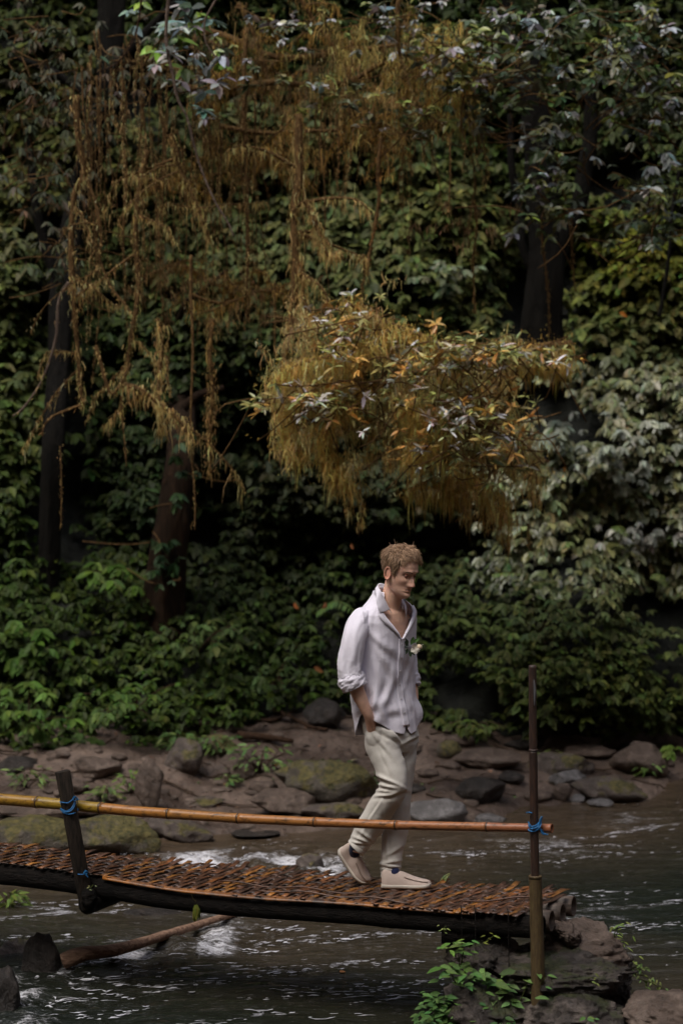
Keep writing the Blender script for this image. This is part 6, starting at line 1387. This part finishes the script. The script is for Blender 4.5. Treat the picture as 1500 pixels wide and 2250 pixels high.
o = acc_m.build('moss', M['moss'], smooth=False); o['kind'] = 'stuff'; adopt(o, tg)
crown(tg, [(980, 120, 80, 60, .2), (860, 40, 120, 40, .16), (640, 60, 140, 50, .14), (1030, 160, 40, 40, .12), (700, 200, 160, 50, .14), (460, 150, 80, 90, .12), (880, 260, 90, 40, .12)], 330, .08, [((.22, .24, .06), .45), ((.40, .40, .40), .22), ((.10, .12, .06), .33)], tpl=T_OV, Y=18.5, dY=.5, leafcap=100, droop=.1, mt='glossy_leaf', part='foliage')
crown(t1, [(330, 110, 60, 90, .5), (440, 150, 60, 60, .25), (390, 60, 60, 40, .25)], 60, .11, [((.22, .30, .27), .4), ((.38, .38, .38), .3), ((.20, .32, .05), .3)], Y=17.9, dY=.3, leafcap=70, droop=.2, mt='glossy_leaf')

# golden bush hanging over the bank
gb = root_at('golden_mossy_bush', P(1260, 760, 19.2), 'large golden bush hung with moss leaning out over the bank above the man', 'bush')
acc_m = Acc()
bl = [([(1250, 760), (1120, 770), (980, 760), (860, 720), (760, 660)], .035), ([(1240, 780), (1130, 830), (1050, 850), (940, 850), (820, 850), (700, 860), (620, 880)], .04), ([(1050, 850), (1000, 930), (960, 980), (1040, 1050), (1100, 1120)], .03), ([(820, 850), (760, 900), (720, 960), (740, 1020), (775, 1070)], .028),
      ([(940, 850), (900, 920), (940, 990), (1010, 1010), (1130, 1010), (1170, 1050)], .025), ([(700, 860), (650, 900), (630, 960), (640, 1010)], .02), ([(860, 720), (800, 760), (740, 780), (660, 800), (600, 840)], .025), ([(1120, 770), (1180, 800), (1240, 800)], .016), ([(980, 760), (960, 800), (1010, 900), (1100, 900)], .02), ([(900, 880), (920, 940), (900, 1010)], .015), ([(960, 1060), (990, 1070), (900, 1075)], .01)]
for k, (c, r0) in enumerate(bl):
    q_ = smooth_path([P(a, b, 17.6 + (.9 * max(0, (a - 1000) / 260)) + .3 * math.sin(k * 1.9)) for a, b in c], 34); q_ = q_ + .05 * np.stack([noise(q_, 1.7, k + 40), noise(q_, 1.7, k + 49), noise(q_, 1.7, k + 45)], -1)
    V, Fc = tube(q_, np.linspace(r0, r0 * .35, 34), 7); adopt(mesh('branch', V, Fc, M['vine_wood']), gb)
    moss_on(acc_m, q_, 1300, (.04, .26), .009, .035, (.80, .53, .17)); moss_on(acc_m, q_, 500, (.03, .1), .009, .09, (.66, .42, .11), up=.8)
MS = [(660, 850, 60, 70, 2600), (740, 800, 70, 60, 2200), (720, 940, 60, 60, 2200), (760, 1030, 26, 40, 1100), (850, 900, 90, 60, 2600), (950, 860, 90, 50, 2600), (1050, 870, 70, 50, 1900), (1010, 980, 90, 60, 2800), (1100, 960, 60, 50, 1900), (1050, 1070, 50, 50, 1700), (1100, 1120, 26, 40, 900), (1160, 1020, 30, 40, 700), (880, 980, 60, 40, 1000), (1000, 800, 150, 30, 2200), (800, 720, 60, 50, 1300), (640, 930, 30, 50, 900), (930, 1075, 40, 12, 400), (1150, 790, 70, 20, 700), (660, 740, 30, 60, 1000)]
for (cu, cv, su, sv, m_) in MS:
    a = r_.normal(size=(m_ // 44, 2)) * .50; cl = np.array((.82, .58, .24)) * r_.uniform(.85, 1.1)
    for q_ in a:
        uu = cu + q_[0] * su; c = P(uu, cv + q_[1] * sv, 17.6 + .9 * max(0, (uu - 1000) / 260) + r_.uniform(-.3, .3)); moss_on(acc_m, np.array([c, c + r_.normal(size=3) * [.12, .1, .07]]), 32, (.03, .19), .009, .022, cl * np.array([(1, 1, 1), (.62, .60, .7), (.7, .9, .9), (1.1, 1.05, 1.1)][int(r_.integers(4))]), up=.75 * (r_.random() < .4))
o = acc_m.build('moss', M['moss'], smooth=False); o['kind'] = 'stuff'; adopt(o, gb)
crown(gb, [(900, 790, 130, 50, .16), (1080, 775, 110, 24, .18), (760, 720, 80, 50, .12), (1000, 900, 130, 60, .16), (800, 880, 110, 50, .12), (1180, 790, 60, 18, .06), (680, 880, 60, 50, .06), (1120, 1000, 60, 60, .06), (960, 980, 90, 40, .06), (570, 885, 20, 20, .02)], 1150, .078,
      [((.34, .33, .11), .42), ((.60, .34, .09), .28), ((.66, .62, .56), .22), ((.16, .18, .06), .08)], tpl=T_NA, key='na', Y=17.4, dY=.45, leafcap=260, droop=-.15, mt='glossy_leaf', part='foliage', jit=.5)

for (a, b, l_) in [(612, 960, 50), (640, 1000, 60), (668, 990, 40), (705, 1010, 50), (740, 1050, 60), (768, 1085, 70), (782, 1120, 60), (850, 1000, 40), (885, 1010, 40), (935, 1060, 40), (985, 1050, 50), (1030, 1110, 50), (1070, 1130, 50), (1100, 1160, 50), (1118, 1180, 40), (1165, 1060, 60), (1180, 1090, 40), (1130, 1030, 40), (820, 990, 30), (600, 880, 50)]:
    Y0 = 17.5 + .9 * max(0, (a - 1000) / 260); q_ = smooth_path([P(a + r_.normal() * 3, b - 50, Y0), P(a + r_.normal() * 6, b, Y0), P(a + r_.normal() * 8, b + l_, Y0)], 16); V, Fc = tube(q_, np.linspace(.007, .002, 16), 4); adopt(mesh('tendril', V, Fc, M['vine_wood']), gb)
    acc_m = Acc(); moss_on(acc_m, q_[:13], 150, (.03, .13), .008, .018, (.78, .54, .20)); o = acc_m.build('moss', M['moss'], smooth=False); o['kind'] = 'stuff'; adopt(o, gb)
crown(t1, [(398, 1040, 26, 80, .5), (360, 1240, 36, 70, .5)], 34, .09, [((.04, .075, .03), 1.)], Y=20.75, dY=.08, leafcap=60, droop=.6, part='climbing_foliage')
# ================================================================= GREENERY ON THE PIER, BRIDGE, WATER
def plant(label, stems, n, L, col, tpl, key, group='plants growing on the pier', name='leafy_plant', cat='plant', Yb=12.4):
    root = root_at(name, P(stems[0][0][0], stems[0][0][1], Yb), label, cat, group); acc = Acc(); Ps, Ds, Ss = [], [], []
    for st in stems:
        q_ = smooth_path([P(a, b, Yb + (c[0] if c else 0)) for a, b, *c in st], 16); V, Fc = tube(q_, np.linspace(.0035, .0018, 16), 5); acc.add(V, Fc, (.08, .10, .03))
        m_ = max(3, n // len(stems))
        for k in range(m_):
            f = .3 + .7 * k / (m_ - 1); i = min(int(f * 15), 15); a = k * 2.4 + r_.uniform(-.4, .4); t_ = nrm(q_[min(i + 1, 15)] - q_[max(i - 1, 0)]); d = np.array([math.cos(a), -.6 + .4 * math.sin(a), -.25]) + t_ * .4
            Ps.append(q_[i] + r_.normal(size=3) * L * .45); Ds.append(d); Ss.append(L * r_.uniform(.65, 1.15) * (.7 + .3 * f))
    m_ = len(Ps); adopt(acc.build('stems', M['moss']), root); leaf_objects(root, np.array(Ps), np.array(Ds), np.tile([0, -.55, 1.], (m_, 1)) + r_.normal(size=(m_, 3)) * .2, np.array(Ss), vary(np.tile(np.array(col), (m_, 1)), r_, .22), key, tpl)
G1 = (.11, .20, .055)
plant('low leafy plant hugging the left base of the pier', [[(1000, 2280), (975, 2240), (960, 2205)], [(1010, 2280), (1015, 2245), (1020, 2215)], [(1040, 2270), (1060, 2240), (1062, 2210)]], 130, .05, (.07, .15, .04), T_OV, 'ov', Yb=12.35)
plant('long-leaved sprig at the upper left corner of the pier', [[(1010, 2130), (1005, 2090), (995, 2070)], [(1012, 2120), (1018, 2085), (1012, 2068)]], 22, .08, (.12, .21, .05), T_NA, 'na')
plant('broad-leaved plant on the left face of the pier', [[(1000, 2160), (990, 2130), (1000, 2110)], [(1010, 2170), (1020, 2140), (1035, 2130)], [(1020, 2180), (1050, 2150), (1065, 2140)]], 44, .085, G1, T_OV, 'ov')
plant('veined large-leaf plant in the middle of the pier plants', [[(1060, 2230), (1075, 2190), (1080, 2165)], [(1090, 2230), (1105, 2190), (1110, 2165)], [(1060, 2240), (1100, 2205), (1105, 2200)], [(1130, 2230), (1150, 2180), (1160, 2150)]], 50, .088, (.13, .22, .07), T_OV, 'ov')
plant('bushy small-leaved plant at the lower left of the pier', [[(980, 2260), (960, 2220), (940, 2190)], [(990, 2260), (985, 2220), (975, 2185)], [(1000, 2260), (1010, 2220), (1005, 2190)], [(1020, 2260), (1040, 2230), (1040, 2205)], [(970, 2260), (945, 2240), (925, 2225)]], 190, .052, (.085, .17, .045), T_OV, 'ov')
plant('dense bottom row of leaves at the lower edge under the pier', [[(950, 2290), (945, 2265), (935, 2240)], [(1000, 2290), (1000, 2260), (1010, 2235)], [(1060, 2290), (1060, 2260), (1050, 2235)], [(1100, 2290), (1110, 2265), (1105, 2240)]], 140, .052, (.07, .14, .04), T_OV, 'ov', Yb=12.3)
plant('leaf pair peeking out right of the bamboo post', [[(1180, 2170), (1192, 2155), (1200, 2145)]], 4, .06, G1, T_OV, 'ov', Yb=12.35)
plant('yellow-green sprig on the rock below the deck edge', [[(1060, 2075), (1070, 2065), (1082, 2058)]], 6, .04, (.20, .22, .04), T_NA, 'na')
plant('slender sprigs at the upper right shoulder of the pier', [[(1345, 2070), (1355, 2050), (1362, 2040)], [(1345, 2085), (1365, 2070), (1380, 2072)], [(1348, 2060), (1352, 2040), (1360, 2036)]], 22, .045, (.16, .22, .05), T_NA, 'na', Yb=12.8)
plant('trailing leafy sprigs at the lower right side of the pier', [[(1380, 2130), (1400, 2125), (1425, 2128)], [(1390, 2140), (1415, 2145), (1440, 2160)], [(1375, 2120), (1390, 2112), (1398, 2118)], [(1400, 2150), (1430, 2160), (1455, 2172)]], 46, .032, (.13, .18, .05), T_OV, 'ov', Yb=12.7)
plant('small leaf on the dark lower part of the pier', [[(1290, 2150), (1300, 2148), (1312, 2152)]], 4, .035, (.15, .18, .05), T_OV, 'ov', Yb=12.2)
plant('round-leaved plant at the bottom edge right of the post', [[(1290, 2262), (1285, 2250), (1292, 2240)]], 7, .045, (.11, .20, .05), T_OV, 'ov', Yb=12.15)
plant('small pale leaves on the bearer block under the deck', [[(976, 2048), (974, 2040), (980, 2035)]], 7, .024, (.22, .26, .08), T_OV, 'ov', Yb=12.6, group='small greenery on the bridge')
plant('tiny light leaf at the foot of the wooden post', [[(198, 1952), (202, 1948), (206, 1944)]], 4, .022, (.3, .34, .15), T_OV, 'ov', Yb=13.35, group='small greenery on the bridge')
# seed pod of drooping blades hanging below the deck
hp = root_at('hanging_leaf_bunch', P(432, 1966, 13.2), 'bunch of drooping yellow-green blades hanging under the bridge edge', 'plant', 'small greenery on the bridge')
V, Fc = tube(smooth_path([P(420, 1962, 13.2), P(424, 1974, 13.2), P(430, 1980, 13.2), P(432, 1988, 13.2)], 12), .0025, 5); adopt(mesh('stem', V, Fc, M['moss'], tint=(.08, .07, .03)), hp)
n = 26; a = r_.uniform(0, 6.28, n); leaf_objects(hp, np.tile(P(432, 1988, 13.2), (n, 1)) + np.stack([np.cos(a) * .012, np.sin(a) * .012, r_.uniform(-.02, .01, n)], -1), np.stack([np.cos(a) * .35, np.sin(a) * .35, -1 + 0 * a], -1), np.stack([np.cos(a), np.sin(a), .3 + 0 * a], -1), r_.uniform(.06, .085, n), vary(np.tile([.17, .21, .04], (n, 1)), r_, .2), 'na', T_NA)
# fallen leaves, each one a thing
FL = [('orange fallen leaf floating on the river below the bridge', 746, 2136, .0, (.45, .20, .08), .05), ('tan fallen leaf on mud near the upright stone', 330, 1762, None, (.42, .32, .18), .10), ('orange fallen leaf on the mud beside the grassy tuft', 608, 1688, None, (.50, .22, .06), .07),
      ('yellow fallen leaf right of the man near the sandy slab', 1058, 1688, None, (.5, .38, .08), .07), ('tan curled leaf beside the yellow one', 1082, 1690, None, (.5, .28, .16), .08), ('small orange leaf on the slab foot right of the post', 1075, 1702, None, (.4, .22, .14), .06), ('pale fallen leaf on mud left of the man\'s knee', 786, 1678, None, (.5, .45, .28), .07),
      ('pale green leaf lying on the waterline rock left of the man', 706, 1800, None, (.2, .34, .12), .06)]
for (lab, a, b, z_, c, L) in FL:
    if z_ is None:
        p = hit_ground(a, b); p[2] += .035
    else: p = on_z(a, b, .03)
    me = leaf_mesh('ov', T_OV); o = bpy.data.objects.new('fallen_leaf', me); sc.collection.objects.link(o); o.location = p; o.scale = (L, L * 1.2, L); o.rotation_euler = (.2, -.2, a * .7); o.color = (*c, 1); tag(o, lab, 'leaf', 'fallen leaves')
WL = {645: 'withered orange leaf just above the fern behind the man', 770: 'withered leaf in the dark under the golden bush, up left of the man', 718: 'withered orange leaf on the fern behind the man\'s shoulder', 1360: 'bright orange leaf in the upper right greenery', 1250: 'withered leaf in the shrub right of the post top', 1350: 'withered orange leaf on the flat rock high on the right bank', 690: 'rust-brown leaf left of the man\'s elbow', 1240: 'long orange leaf hanging right of the golden bush', 930: 'dark orange leaf right of the man\'s hip'}
for (a, b, Y, c, L) in [(645, 1325, 20.6, (.45, .15, .05), .08), (770, 1195, 20.6, (.35, .14, .06), .07), (718, 1326, 20.5, (.4, .16, .08), .09), (1360, 685, 21., (.5, .18, .03), .08), (1250, 1475, 20.4, (.5, .3, .12), .07), (1350, 1530, 20.3, (.5, .22, .1), .06), (690, 1465, 20.3, (.3, .13, .05), .09), (1240, 1025, 20.4, (.5, .2, .04), .09), (930, 1605, 20.4, (.35, .12, .05), .09)]:
    me = leaf_mesh('ov', T_OV); o = bpy.data.objects.new('withered_leaf', me); sc.collection.objects.link(o); o.location = P(a, b, Y); o.scale = (L, L, L); o.rotation_euler = (1.2, .5, a * .3); o.color = (*c, 1); tag(o, WL[int(a)], 'leaf', 'withered leaves in the greenery')

# leaf litter and twigs on the bank, too many to count
acc = Acc(); n = 1500; xb, yb = r_.uniform(-3.6, 3.6, n), r_.uniform(17.2, 21.5, n); k = yb > shore(xb) + .05; xb, yb = xb[k], yb[k]; n = len(xb)
pos = np.stack([xb, yb, ground_z(xb, yb) + .012], -1); a = r_.uniform(0, 6.28, n)
cc = np.array([(.10, .055, .03), (.20, .12, .06), (.05, .035, .022), (.10, .14, .05)])[r_.choice(4, n, p=[.35, .15, .35, .15])]
put_leaves(acc, pos, np.stack([np.cos(a), np.sin(a), r_.normal(size=n) * .2], -1), np.tile([0, 0, 1.], (n, 1)) + r_.normal(size=(n, 3)) * .3, r_.uniform(.02, .07, n), vary(cc, r_, .3), T_NA)
for k in range(70):
    x, y = r_.uniform(-3.4, 3.4), r_.uniform(18.4, 21.4)
    if y < shore(x) + .1: continue
    a = r_.normal() * .5; ln = r_.uniform(.1, .4); q_ = np.array([[x - ln * math.cos(a), y - ln * math.sin(a), 0], [x, y + r_.normal() * .03, 0], [x + ln * math.cos(a), y + ln * math.sin(a), 0]]); q_ = smooth_path(q_, 8); q_[:, 2] = ground_z(q_[:, 0], q_[:, 1]) + .012
    V, Fc = tube(q_, np.linspace(.008, .003, 8), 4); acc.add(V, Fc, (.07, .045, .03))
tag(acc.build('leaf_litter', M['leaf'], smooth=False), 'brown leaf litter and twigs strewn over the muddy bank', 'leaf litter', kind='stuff')
